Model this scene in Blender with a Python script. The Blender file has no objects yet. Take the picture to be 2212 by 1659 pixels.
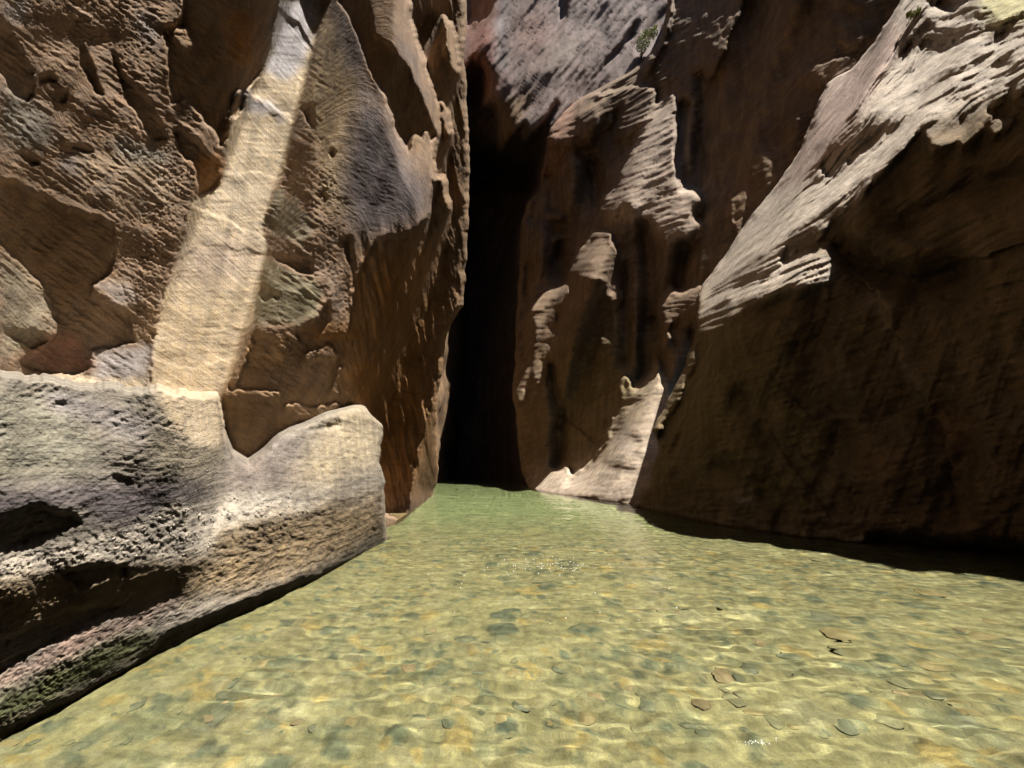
import bpy, bmesh, math, random
import numpy as np

# ------------------------------------------------------------------ camera, sky, sun
SC = bpy.context.scene
COL = SC.collection
PITCH = math.radians(11.95)
CAM_Z = 1.5
cam_data = bpy.data.cameras.new('camera')
cam_data.sensor_fit = 'HORIZONTAL'
cam_data.sensor_width = 36.0
cam_data.lens = 36.0 * 829.5 / 2212.0
cam_data.clip_start = 0.05
cam_data.clip_end = 600.0
cam = bpy.data.objects.new('camera', cam_data)
COL.objects.link(cam)
cam.location = (0, 0, CAM_Z)
cam.rotation_euler = (math.pi / 2 + PITCH, 0, 0)
SC.camera = cam

SUN = np.array([0.34, -0.20, 0.918]); SUN = SUN / np.linalg.norm(SUN)
EL = math.asin(SUN[2]); ROT = math.atan2(SUN[0], SUN[1])
world = bpy.data.worlds.new('World'); SC.world = world
world.use_nodes = True
wn = world.node_tree.nodes; wl = world.node_tree.links
wn.clear()
wo = wn.new('ShaderNodeOutputWorld'); wb = wn.new('ShaderNodeBackground'); sk = wn.new('ShaderNodeTexSky')
sk.sky_type = 'NISHITA'; sk.sun_disc = False
sk.air_density = .6; sk.dust_density = .3; sk.sun_elevation = EL; sk.sun_rotation = ROT
wb.inputs['Strength'].default_value = 0.05
wl.new(sk.outputs[0], wb.inputs[0]); wl.new(wb.outputs[0], wo.inputs[0])
sun_data = bpy.data.lights.new('sun', 'SUN')
sun_data.energy = 5.0; sun_data.cycles.is_caustics_light = True; sun_data.angle = math.radians(0.5); sun_data.color = (1.0, 0.945, 0.865)
sun = bpy.data.objects.new('sun', sun_data); COL.objects.link(sun)
from mathutils import Vector
sun.rotation_euler = Vector(tuple(SUN)).to_track_quat('Z', 'Y').to_euler()
sun.location = (20, -20, 50)
VS = SC.view_settings
VS.view_transform = 'Standard'; VS.look = 'None'; VS.gamma = 1.0; VS.use_curve_mapping = False
VS.exposure = 1.0
SC.cycles.max_bounces = 5
SC.cycles.diffuse_bounces = 1
SC.cycles.glossy_bounces = 2
SC.cycles.transmission_bounces = 3
SC.cycles.use_adaptive_sampling = True
SC.cycles.adaptive_threshold = .02
SC.cycles.use_denoising = True
SC.cycles.transparent_max_bounces = 6
SC.cycles.sample_clamp_indirect = 4.0
SC.cycles.caustics_reflective = False
SC.cycles.caustics_refractive = True
SC.cycles.use_light_tree = False

# ------------------------------------------------------------------ camera geometry helpers (picture plan -> place)
F, CX, CY = 829.5, 1106.0, 829.5
CP, SP = math.cos(PITCH), math.sin(PITCH)
SUNC = np.array([SUN[0], SUN[1] * CP + SUN[2] * SP, -SUN[1] * SP + SUN[2] * CP])

def ray(u, v):
    a = (u - CX) / F; b = -(v - CY) / F
    return a, CP - SP * b, SP + CP * b

def place(u, v, t):
    x, y, z = ray(u, v)
    return np.stack([x * t, y * t, z * t + CAM_Z], -1)

def ground_t(v, z=0.0):
    return (CAM_Z - z) / (CP * (v - CY) / F - SP)

def ground(u, v, z=0.0):
    t = ground_t(v, z); p = place(np.float64(u), np.float64(v), t)
    return p

CROPS = {'d': (0, 0, 1.0), '1': (0, 0, .5066), '2': (929, 0, .3467), '3': (1415.7, 0, .4268), '4': (0, 752, .5468),
         '5': (884.8, 530.9, .3733), '6': (884.8, 973.3, .6), '7': (0, 0, .28), '8': (442.4, 309.7, .28), '9': (1415.7, 442.4, .48), '0': (353.9, 1150.2, .4)}

def PT(crop, flat):
    ox, oy, s = CROPS[crop]
    a = np.array(flat, float).reshape(-1, 2) * s
    a[:, 0] += ox; a[:, 1] += oy
    return a

# ------------------------------------------------------------------ noise
_rng = np.random.default_rng(7)
_PERM = np.concatenate([_rng.permutation(512)] * 3)
_ANG = _rng.random(512) * 2 * np.pi
_GX, _GY = np.cos(_ANG), np.sin(_ANG)

def perlin(x, y, seed=0):
    x = x + seed * 17.31; y = y + seed * 9.77
    xi = np.floor(x).astype(np.int64); yi = np.floor(y).astype(np.int64)
    xf = x - xi; yf = y - yi
    u = xf * xf * xf * (xf * (xf * 6 - 15) + 10); v = yf * yf * yf * (yf * (yf * 6 - 15) + 10)
    def g(ix, iy, dx, dy):
        h = _PERM[_PERM[ix & 511] + (iy & 511)]
        return _GX[h] * dx + _GY[h] * dy
    n00 = g(xi, yi, xf, yf); n10 = g(xi + 1, yi, xf - 1, yf)
    n01 = g(xi, yi + 1, xf, yf - 1); n11 = g(xi + 1, yi + 1, xf - 1, yf - 1)
    a = n00 + u * (n10 - n00); b = n01 + u * (n11 - n01)
    return (a + v * (b - a)) * 1.5

def fbm(x, y, oct=4, seed=0, gain=.5):
    s = 0; a = 1.0; f = 1.0
    for k in range(oct):
        s = s + a * perlin(x * f, y * f, seed + k * 3); a *= gain; f *= 2.03
    return s

def smooth(x, a, b):
    t = np.clip((x - a) / (b - a), 0, 1); return t * t * (3 - 2 * t)

# ------------------------------------------------------------------ fields on a regular plan grid
def inside(U, V, poly):
    m = np.zeros(U.shape, bool)
    x0, y0 = poly.min(0); x1, y1 = poly.max(0)
    sel = (U >= x0) & (U <= x1) & (V >= y0) & (V <= y1)
    if not sel.any(): return m
    u = U[sel]; v = V[sel]; c = np.zeros(u.shape, bool)
    n = len(poly)
    for i in range(n):
        ax, ay = poly[i]; bx, by = poly[(i + 1) % n]
        if ay == by: continue
        k = (ay > v) != (by > v)
        c ^= k & (u < (bx - ax) * (v - ay) / (by - ay) + ax)
    m[sel] = c
    return m

def near_line(U, V, pts, w):
    d = np.full(U.shape, 1e9)
    for i in range(len(pts) - 1):
        a = pts[i]; b = pts[i + 1]; ab = b - a; L = (ab ** 2).sum()
        t = np.clip(((U - a[0]) * ab[0] + (V - a[1]) * ab[1]) / L, 0, 1)
        d = np.minimum(d, np.hypot(U - a[0] - t * ab[0], V - a[1] - t * ab[1]))
    return d < w

def gblur(A, s):
    if s <= 0: return A
    p = int(3 * s) + 2
    B = np.pad(A, p, mode='edge')
    ky = np.fft.fftfreq(B.shape[0]); kx = np.fft.rfftfreq(B.shape[1])
    G = np.exp(-2 * np.pi ** 2 * s * s * (ky[:, None] ** 2 + kx[None] ** 2))
    B = np.fft.irfft2(np.fft.rfft2(B) * G, s=B.shape)
    return B[p:-p, p:-p]

def tps(ctrl, U, V):
    c = np.array(ctrl, float); n = len(c); s = 500.0
    X = c[:, :2] / s; w = 1 / c[:, 2]
    r = np.hypot(X[:, None, 0] - X[None, :, 0], X[:, None, 1] - X[None, :, 1])
    K = np.where(r > 0, r * r * np.log(np.maximum(r, 1e-9)), 0) + np.eye(n) * .004
    P = np.c_[np.ones(n), X]
    A = np.zeros((n + 3, n + 3)); A[:n, :n] = K; A[:n, n:] = P; A[n:, :n] = P.T
    sol = np.linalg.solve(A, np.r_[w, 0, 0, 0])
    out = sol[n] + sol[n + 1] * U / s + sol[n + 2] * V / s
    for i in range(n):
        r2 = (U / s - X[i, 0]) ** 2 + (V / s - X[i, 1]) ** 2
        out = out + sol[i] * .5 * r2 * np.log(np.maximum(r2, 1e-12))
    return out

class Plan:
    """Relief of one rock mass, worked out on a regular grid: base depth, facing of each facet, roughness, colour."""
    def __init__(s, u0, u1, v0, v1, ctrl, g=4.0, tmin=1.5, tmax=80):
        s.u0, s.v0, s.g = u0, v0, g
        nu = int((u1 - u0) / g) + 1; nv = int((v1 - v0) / g) + 1
        s.U, s.V = np.meshgrid(u0 + g * np.arange(nu), v0 + g * np.arange(nv))
        s.rho0 = -np.log(np.clip(tps(ctrl, s.U, s.V), 1 / tmax, 1 / tmin))
        w1 = fbm(s.U / 34, s.V / 34, 3, 3); w2 = fbm(s.U / 34, s.V / 34, 3, 11)
        s.w1, s.w2 = w1, w2
        s.T = np.zeros_like(s.U)
    def mask(s, crop, flat, jit=6.0, line=None):
        U = s.U + s.w1 * jit; V = s.V + s.w2 * jit
        p = PT(crop, flat)
        return near_line(U, V, p, line) if line else inside(U, V, p)
    def facing(s, default, items, soft=.8):
        c = np.full(s.U.shape, default, float)
        for it in items:
            crop, val, flat = it[0], it[1], it[2]
            kw = it[3] if len(it) > 3 else {}
            m = s.mask(crop, flat, kw.get('jit', 5.0), kw.get('line'))
            if kw.get('soft'):
                k = gblur(m.astype(float), kw['soft'] / s.g); c = c * (1 - k) + val * k
            else:
                c[m] = val
        s.c = gblur(c, soft)
    def feather(s, nz, reach, amp=.6, lit_c=.4, dark_c=-.03, where=None):
        """light and shade interlock along the bedding where they meet"""
        lit = s.c > .1; K = gblur(lit.astype(float), reach / s.g); band = 4 * K * (1 - K)
        new = K + amp * nz * band > .5
        if where is not None: new = np.where(where, new, lit)
        s.c = gblur(np.where(new & ~lit, lit_c, np.where(~new & lit, dark_c, s.c)), .6)
    def solve(s, lam=.06, L=1400., k=.04, pivot=1090., wl=None, iters=3, reach=160., h0=9.0):
        a = (s.U - CX) / F; b = -(s.V - CY) / F
        sx, sy, sz = SUNC
        gx = sx - sy * a; gy = sy * b - sz
        gn = np.hypot(gx, gy); gx /= gn; gy /= gn
        mx, my = gx.mean(), gy.mean()
        n = math.hypot(mx, my); mx /= n; my /= n
        pad = 90
        shp = (s.U.shape[0] + 2 * pad, s.U.shape[1] + 2 * pad)
        ky = 2 * np.pi * np.fft.fftfreq(shp[0], s.g)[:, None] * F
        kx = 2 * np.pi * np.fft.rfftfreq(shp[1], s.g)[None] * F
        d = mx * kx + my * ky
        mu = (2 * np.pi * F / L) ** 2 * k
        H = -1j * d / (d * d + lam * (kx * kx + ky * ky) + mu)
        rho = s.rho0.copy()
        for it in range(iters + 1):
            if it == iters:
                rho = gblur(s.sweep(rho, h0), .6)
                break
            gv, gu = np.gradient(rho, s.g)
            p0, q0 = gu * F, gv * F
            def cosv(tau):
                p = p0 + tau * gx; q = q0 + tau * gy
                ny = -1 + q * b - p * a
                return (p * sx + ny * sy - q * sz) / np.sqrt(p * p + q * q + ny * ny)
            lo = np.full(s.U.shape, -1.8); hi = np.full(s.U.shape, 1.8)
            for _ in range(14):
                mid = .5 * (lo + hi); up = cosv(mid) < s.c
                lo = np.where(up, mid, lo); hi = np.where(up, hi, mid)
            tau = .5 * (lo + hi)
            t0 = tau.mean()
            T = np.pad(tau - t0, pad, mode='linear_ramp', end_values=0)
            D = np.fft.irfft2(np.fft.rfft2(T) * H, s=shp)[pad:-pad, pad:-pad]
            D = D + t0 * my * (s.V - pivot) / F
            rho = rho + D * (1.0 if it == 0 else .7)
            if wl is not None:
                w = np.array(wl, float)
                uu = s.U[0]; vv = np.interp(uu, w[:, 0], w[:, 1])
                dw = s.at(rho - s.rho0, uu, vv)
                d1 = gblur(np.repeat(dw[None], 3, 0), 140 / s.g)[1]
                rho = rho - d1[None]
                d2 = gblur(np.repeat((dw - d1)[None], 3, 0), 15 / s.g)[1]
                tap = 1 - smooth(vv[None] - s.V, 0, reach)
                rho = rho - d2[None] * tap
        s.delta = rho - s.rho0
        s.rho = rho
    def sweep(s, rho, h0=9.0, fix=True, ramp=.8, sl=.6):
        """walk down the sun's rays over the relief: what is to be lit stands clear of everything up-sun of it,
        what is to be shaded lies a little back, under the lip above it"""
        a = (s.U - CX) / F; b = -(s.V - CY) / F
        sx, sy, sz = SUNC
        ds = a * sx + sy + b * sz
        kap = .5 * np.log(np.maximum(a * a + 1 + b * b - ds * ds, 1e-6))
        W = rho + kap
        sh = (sx - a * sy) / (sz - b * sy)
        nv, nu = W.shape; ix = np.arange(nu)
        vis = np.zeros(W.shape, bool)
        lit = s.c > .11; dark = s.c < -.008
        e = s.g / F
        def lat(M): 
            Mb = np.pad(M, 2, mode='edge'); return (Mb[:-4] + 2 * Mb[1:-3] + 2 * Mb[2:-2] + 2 * Mb[3:-1] + Mb[4:]) / 8
        if fix:
            K = np.full(nu, -50.0)
            for j in range(nv - 1, -1, -1):
                if j < nv - 1:
                    x = np.clip(ix - sh[j], 0, nu - 1.001); i0 = x.astype(int); f = x - i0
                    up = np.where(lit[j + 1], np.maximum(K, W[j + 1]), K)
                    K = up[i0] * (1 - f) + up[i0 + 1] * f
                    K = np.where(K > -20, np.maximum(K, lat(np.maximum(K, W[j] - .3))) * .6 + K * .4, K)
                W[j] = np.maximum(W[j], K + np.where(lit[j], sl * s.c[j] * e, 0))
        M = np.full(nu, 1e3); mar = np.zeros(nu)
        for j in range(nv):
            if j:
                x = np.clip(ix + sh[j], 0, nu - 1.001); i0 = x.astype(int); f = x - i0
                up = np.minimum(M, W[j - 1])
                M = up[i0] * (1 - f) + up[i0 + 1] * f
                mar = mar[i0] * (1 - f) + mar[i0 + 1] * f
            if fix:
                mar = np.where(dark[j], np.minimum(mar + ramp * e, h0 / F), 0)
                W[j] = np.where(dark[j] & (M < 100), np.maximum(W[j], M + mar), W[j])
            vis[j] = W[j] <= M
        s.vis = vis
        return W - kap
    def field(s, default, items, soft=10.0):
        """scalar or colour field painted with soft-edged zones"""
        d = np.array(default, float)
        c = np.ones(s.U.shape + d.shape) * d
        for it in items:
            crop, val, flat = it[0], np.array(it[1], float), it[2]
            kw = it[3] if len(it) > 3 else {}
            k = gblur(s.mask(crop, flat, kw.get('jit', 14.0), kw.get('line')).astype(float), kw.get('soft', soft) / s.g) * kw.get('a', 1.0)
            if d.ndim: k = k[..., None]
            c = c * (1 - k) + val * k
        return c
    def at(s, A, u, v):
        x = np.clip((u - s.u0) / s.g, 0, A.shape[1] - 1.001); y = np.clip((v - s.v0) / s.g, 0, A.shape[0] - 1.001)
        i = x.astype(int); j = y.astype(int); fx = x - i; fy = y - j
        if A.ndim == 3: fx = fx[..., None]; fy = fy[..., None]
        return (A[j, i] * (1 - fx) + A[j, i + 1] * fx) * (1 - fy) + (A[j + 1, i] * (1 - fx) + A[j + 1, i + 1] * fx) * fy

def curve_u(pts, V):
    """u as a function of v along a traced outline"""
    p = np.array(pts, float); o = np.argsort(p[:, 1]); p = p[o]
    return np.interp(V, p[:, 1], p[:, 0])

def grid_object(name, P, colors, mat, skip=None):
    """P: (nv,nu,3) points -> one mesh object with a colour attribute"""
    nv, nu = P.shape[:2]
    idx = np.arange(nv * nu).reshape(nv, nu)
    q = np.stack([idx[:-1, :-1], idx[1:, :-1], idx[1:, 1:], idx[:-1, 1:]], -1).reshape(-1, 4)
    me = bpy.data.meshes.new(name)
    me.vertices.add(nv * nu)
    me.vertices.foreach_set('co', P.reshape(-1).astype(np.float32))
    me.loops.add(q.size); me.loops.foreach_set('vertex_index', q.reshape(-1).astype(np.int32))
    me.polygons.add(len(q))
    me.polygons.foreach_set('loop_start', np.arange(0, q.size, 4, dtype=np.int32))
    me.polygons.foreach_set('use_smooth', np.ones(len(q), bool))
    me.update(calc_edges=True)
    if colors is not None:
        at = me.color_attributes.new('tint', 'FLOAT_COLOR', 'POINT')
        c = np.ones((nv * nu, 4), np.float32); c[:, :3] = colors.reshape(-1, 3)
        at.data.foreach_set('color', c.reshape(-1))
    me.materials.append(mat)
    o = bpy.data.objects.new(name, me); COL.objects.link(o)
    return o

def tag(o, label=None, cat=None, group=None, kind=None):
    if label: o['label'] = label
    if cat: o['category'] = cat
    if group: o['group'] = group
    if kind: o['kind'] = kind
    return o

def rock_mass(name, plan, left, right, v0, v1, step, detail, colour, mat, skirt=(None, None), roll=(0, 0), relief_fix=None):
    """mesh of a rock mass between two outlines, with the far side turned back behind the outline"""
    nv = int((v1 - v0) / step) + 1
    vv = np.linspace(v0, v1, nv)
    L = curve_u(left, vv); R = curve_u(right, vv)
    jl = 3.0 * fbm(vv / 30, vv * 0 + 1.5, 3, 5); jr = 3.0 * fbm(vv / 30, vv * 0 + 7.5, 3, 9)
    if skirt[0]: L = L + jl
    if skirt[1]: R = R + jr
    nu = int(np.max(R - L) / step) + 1
    c = np.linspace(0, 1, nu)
    u = L[:, None] + (R - L)[:, None] * c[None]; v = np.repeat(vv[:, None], nu, 1)
    rho = plan.at(plan.rho, u, v) + detail(u, v) / F
    if roll[0]:
        d = np.clip(1 - (u - L[:, None]) / roll[0], 0, 1); rho = rho + .05 * (1 - np.sqrt(1 - .98 * d * d))
    if roll[1]:
        d = np.clip(1 - (R[:, None] - u) / roll[1], 0, 1); rho = rho + .05 * (1 - np.sqrt(1 - .98 * d * d))
    colr = colour(u, v)
    cu, cr, cc = [u], [rho], [colr]
    for side in (0, 1):
        if not skirt[side]: continue
        far = skirt[side]
        for j in range(1, 6):
            e = 0 if side == 0 else -1
            uu = u[:, e] + (1 if side == 0 else -1) * (2 + 5 * j)
            rr = rho[:, e] + math.log(1 + far * (j / 5) ** 1.5)
            if side == 0:
                cu.insert(0, uu[:, None]); cr.insert(0, rr[:, None]); cc.insert(0, colr[:, :1])
            else:
                cu.append(uu[:, None]); cr.append(rr[:, None]); cc.append(colr[:, -1:])
    u = np.concatenate(cu, 1); rho = np.concatenate(cr, 1); colr = np.concatenate(cc, 1)
    v = np.repeat(vv[:, None], u.shape[1], 1)
    P = place(u, v, np.exp(rho))
    return grid_object(name, P, colr, mat)

# ------------------------------------------------------------------ materials
def mat_new(name):
    m = bpy.data.materials.new(name); m.use_nodes = True
    n = m.node_tree.nodes; n.clear()
    return m, n, m.node_tree.links

def rock_material(name, bump=.35, scale=1.0, rough=.9, bed=(0, 0, 1), lam=10.0):
    m, n, l = mat_new(name)
    out = n.new('ShaderNodeOutputMaterial'); b = n.new('ShaderNodeBsdfPrincipled')
    l.new(b.outputs[0], out.inputs[0])
    at = n.new('ShaderNodeAttribute'); at.attribute_name = 'tint'
    tc = n.new('ShaderNodeTexCoord')
    mp = n.new('ShaderNodeMapping'); mp.inputs['Scale'].default_value = (scale, scale, scale); l.new(tc.outputs['Object'], mp.inputs[0])
    def noise(sc, det, ro=.6):
        t = n.new('ShaderNodeTexNoise'); t.inputs['Scale'].default_value = sc; t.inputs['Detail'].default_value = det; t.inputs['Roughness'].default_value = ro
        l.new(mp.outputs[0], t.inputs['Vector']); return t
    def ramp(src, lo, hi):
        r = n.new('ShaderNodeMapRange'); r.inputs['From Min'].default_value = .25; r.inputs['From Max'].default_value = .75
        r.inputs['To Min'].default_value = lo; r.inputs['To Max'].default_value = hi; l.new(src, r.inputs['Value']); return r.outputs[0]
    n1 = noise(.9, 3); n2 = noise(7.0, 3, .7); n3 = noise(38.0, 2, .7)
    # stretched streaks running down the face
    ms = n.new('ShaderNodeMapping'); ms.inputs['Scale'].default_value = (scale * 5, scale * 5, scale * .35); l.new(tc.outputs['Object'], ms.inputs[0])
    n4 = n.new('ShaderNodeTexNoise'); n4.inputs['Scale'].default_value = 1.0; n4.inputs['Detail'].default_value = 2; l.new(ms.outputs[0], n4.inputs['Vector'])
    # fine lamination along the bedding
    dt = n.new('ShaderNodeVectorMath'); dt.operation = 'DOT_PRODUCT'; dt.inputs[1].default_value = tuple(lam * q for q in bed); l.new(tc.outputs['Object'], dt.inputs[0])
    sp = n.new('ShaderNodeSeparateXYZ'); l.new(tc.outputs['Object'], sp.inputs[0])
    cx = n.new('ShaderNodeCombineXYZ')
    wv = n.new('ShaderNodeMath'); wv.operation = 'MULTIPLY_ADD'; wv.inputs[1].default_value = 2.2; l.new(n1.outputs[0], wv.inputs[0]); l.new(dt.outputs['Value'], wv.inputs[2])
    for k_, s_ in ((0, .55), (1, .55)):
        q_ = n.new('ShaderNodeMath'); q_.operation = 'MULTIPLY'; q_.inputs[1].default_value = s_ * scale; l.new(sp.outputs[k_], q_.inputs[0]); l.new(q_.outputs[0], cx.inputs[k_])
    l.new(wv.outputs[0], cx.inputs[2])
    n5 = n.new('ShaderNodeTexNoise'); n5.inputs['Scale'].default_value = 1.0; n5.inputs['Detail'].default_value = 3; n5.inputs['Roughness'].default_value = .65; l.new(cx.outputs[0], n5.inputs['Vector'])
    def mul(a, bb):
        k = n.new('ShaderNodeMath'); k.operation = 'MULTIPLY'; l.new(a, k.inputs[0]); l.new(bb, k.inputs[1]); return k.outputs[0]
    val = mul(mul(ramp(n1.outputs[0], .78, 1.22), ramp(n2.outputs[0], .8, 1.2)), mul(mul(ramp(n3.outputs[0], .74, 1.26), ramp(n5.outputs[0], .78, 1.22)), ramp(n4.outputs[0], .74, 1.26)))
    vm = n.new('ShaderNodeVectorMath'); vm.operation = 'SCALE'; l.new(at.outputs['Color'], vm.inputs[0]); l.new(val, vm.inputs['Scale'])
    hs = n.new('ShaderNodeHueSaturation'); l.new(vm.outputs[0], hs.inputs['Color'])
    l.new(ramp(n1.outputs[1] if False else n2.outputs[0], .85, 1.15), hs.inputs['Saturation'])
    l.new(hs.outputs[0], b.inputs['Base Color'])
    b.inputs['Roughness'].default_value = rough
    b.inputs['Specular IOR Level'].default_value = .2
    bp = n.new('ShaderNodeBump'); bp.inputs['Strength'].default_value = bump; bp.inputs['Distance'].default_value = .03
    ad = n.new('ShaderNodeMath'); ad.operation = 'ADD'
    l.new(n2.outputs[0], ad.inputs[0]); l.new(mul(n3.outputs[0], ramp(n1.outputs[0], .3, .5)), ad.inputs[1])
    a5 = n.new('ShaderNodeMath'); a5.operation = 'MULTIPLY_ADD'; a5.inputs[1].default_value = .9; l.new(n5.outputs[0], a5.inputs[0]); l.new(ad.outputs[0], a5.inputs[2]); l.new(a5.outputs[0], bp.inputs['Height']); l.new(bp.outputs[0], b.inputs['Normal'])
    return m

ROCK = rock_material('sandstone_left', .55, 1.0, bed=(0, .45, .9), lam=13.0)
ROCKB = rock_material('sandstone_bench', .55, 1.2, bed=(.25, 0, 1), lam=14.0)
ROCKR = rock_material('sandstone_right', .7, .8, bed=(-.19, .46, 1), lam=9.0)
ROCKD = rock_material('sandstone_middle', .6, .5, bed=(-.08, .2, 1), lam=5.0)
ROCKF = rock_material('sandstone_far', .5, .35, bed=(.8, 0, -.6), lam=2.6)

# rock colours; brown, orange and pale also carry shade, bounce glow and sunlight
TAN = (.265, .182, .12); PALE = (.45, .36, .25); GREY = (.235, .205, .165); LILAC = (.26, .23, .215); VARN = (.125, .105, .105)
ORANGE = (.33, .165, .06); BROWN = (.22, .145, .085); RED = (.24, .135, .095); ALGAE = (.10, .105, .045); WET = (.085, .065, .042); CRUST = (.37, .325, .265)
OLIVE = (.215, .165, .085)

def strata(u, v, deg, la, lc, seed, oct=3):
    c, s = math.cos(math.radians(deg)), math.sin(math.radians(deg))
    x = u * c + v * s; y = -u * s + v * c
    y = y + 6 * perlin(u / 90, v / 90, seed + 40)
    return fbm(x / la, y / lc, oct, seed, .55)

def speck(u, v, L, seed):
    n = fbm(u / L, v / L, 3, seed, .6)
    return np.minimum(n, .25) * 1.0

def edge_step(u, v, pts, amp, reach):
    """a crack with one side standing proud, fading away from the line"""
    best = np.full(u.shape, 1e9); sgn = np.zeros(u.shape)
    x0, y0 = pts.min(0) - 3 * reach; x1, y1 = pts.max(0) + 3 * reach
    jj = 9 * fbm(u / 45, v / 45, 3, 91)
    for i in range(len(pts) - 1):
        a = pts[i]; b = pts[i + 1]; ab = b - a; L = (ab ** 2).sum()
        t = np.clip(((u - a[0]) * ab[0] + (v - a[1]) * ab[1]) / L, 0, 1)
        dx = u - a[0] - t * ab[0]; dy = v - a[1] - t * ab[1]
        d = np.hypot(dx, dy); s = np.sign(ab[0] * dy - ab[1] * dx)
        k = d < best; best = np.where(k, d, best); sgn = np.where(k, s, sgn)
    sd = sgn * best + jj
    return amp * np.tanh(sd / 3.0) * .5 * np.exp(-(best / reach) ** 2) - .45 * abs(amp) * np.exp(-(sd / 2.6) ** 2) * np.exp(-(best / reach) ** 2) * smooth(perlin(u / 60, v / 60, 95), -.1, .4)

S = -.03   # facets turned away from the sun
# =================================================================== left cliff with pillar and fin
A_ctrl = [(-320, -250, 4.2), (0, -250, 5.2), (0, 0, 4.7), (-320, 400, 3.3), (0, 400, 4.2), (0, 820, 3.9), (-320, 900, 2.8), (330, 820, 5.0), (450, 600, 6.0), (300, 300, 5.6),
          (600, 100, 7.4), (480, 850, 6.0), (690, 100, 8.2), (560, 700, 6.6), (690, 700, 7.4), (800, 500, 9.2), (800, 100, 10), (900, 500, 11), (900, 100, 12.5), (1000, 400, 15), (1000, 0, 17),
          (820, 900, 9.6), (900, 900, 12), (940, 1000, 18), (945, 1060, 22), (850, 1130, 10.2), (1000, -250, 19), (600, 1000, 7.4), (700, 1150, 8.6), (300, 1000, 5.4), (0, 1000, 4.6), (970, 700, 16)]
A = Plan(-330, 1060, -260, 1200, A_ctrl, g=3.0)
STRIP = [1195,0, 1358,0, 1350,180, 1290,400, 1255,520, 1240,600, 1210,720, 1165,830, 1120,950, 1130,1010, 1145,1090, 1115,1180, 1100,1300, 1085,1390, 1050,1480, 1000,1560, 965,1650, 930,1730, 930,1900,
         820,1900, 700,1800, 650,1740, 650,1659, 655,1500, 680,1350, 710,1230, 750,1110, 790,1000, 800,930, 830,850, 900,815, 940,790, 960,700, 975,560, 1000,510, 1040,460, 1060,380, 1110,320, 1150,220, 1170,110]
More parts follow.
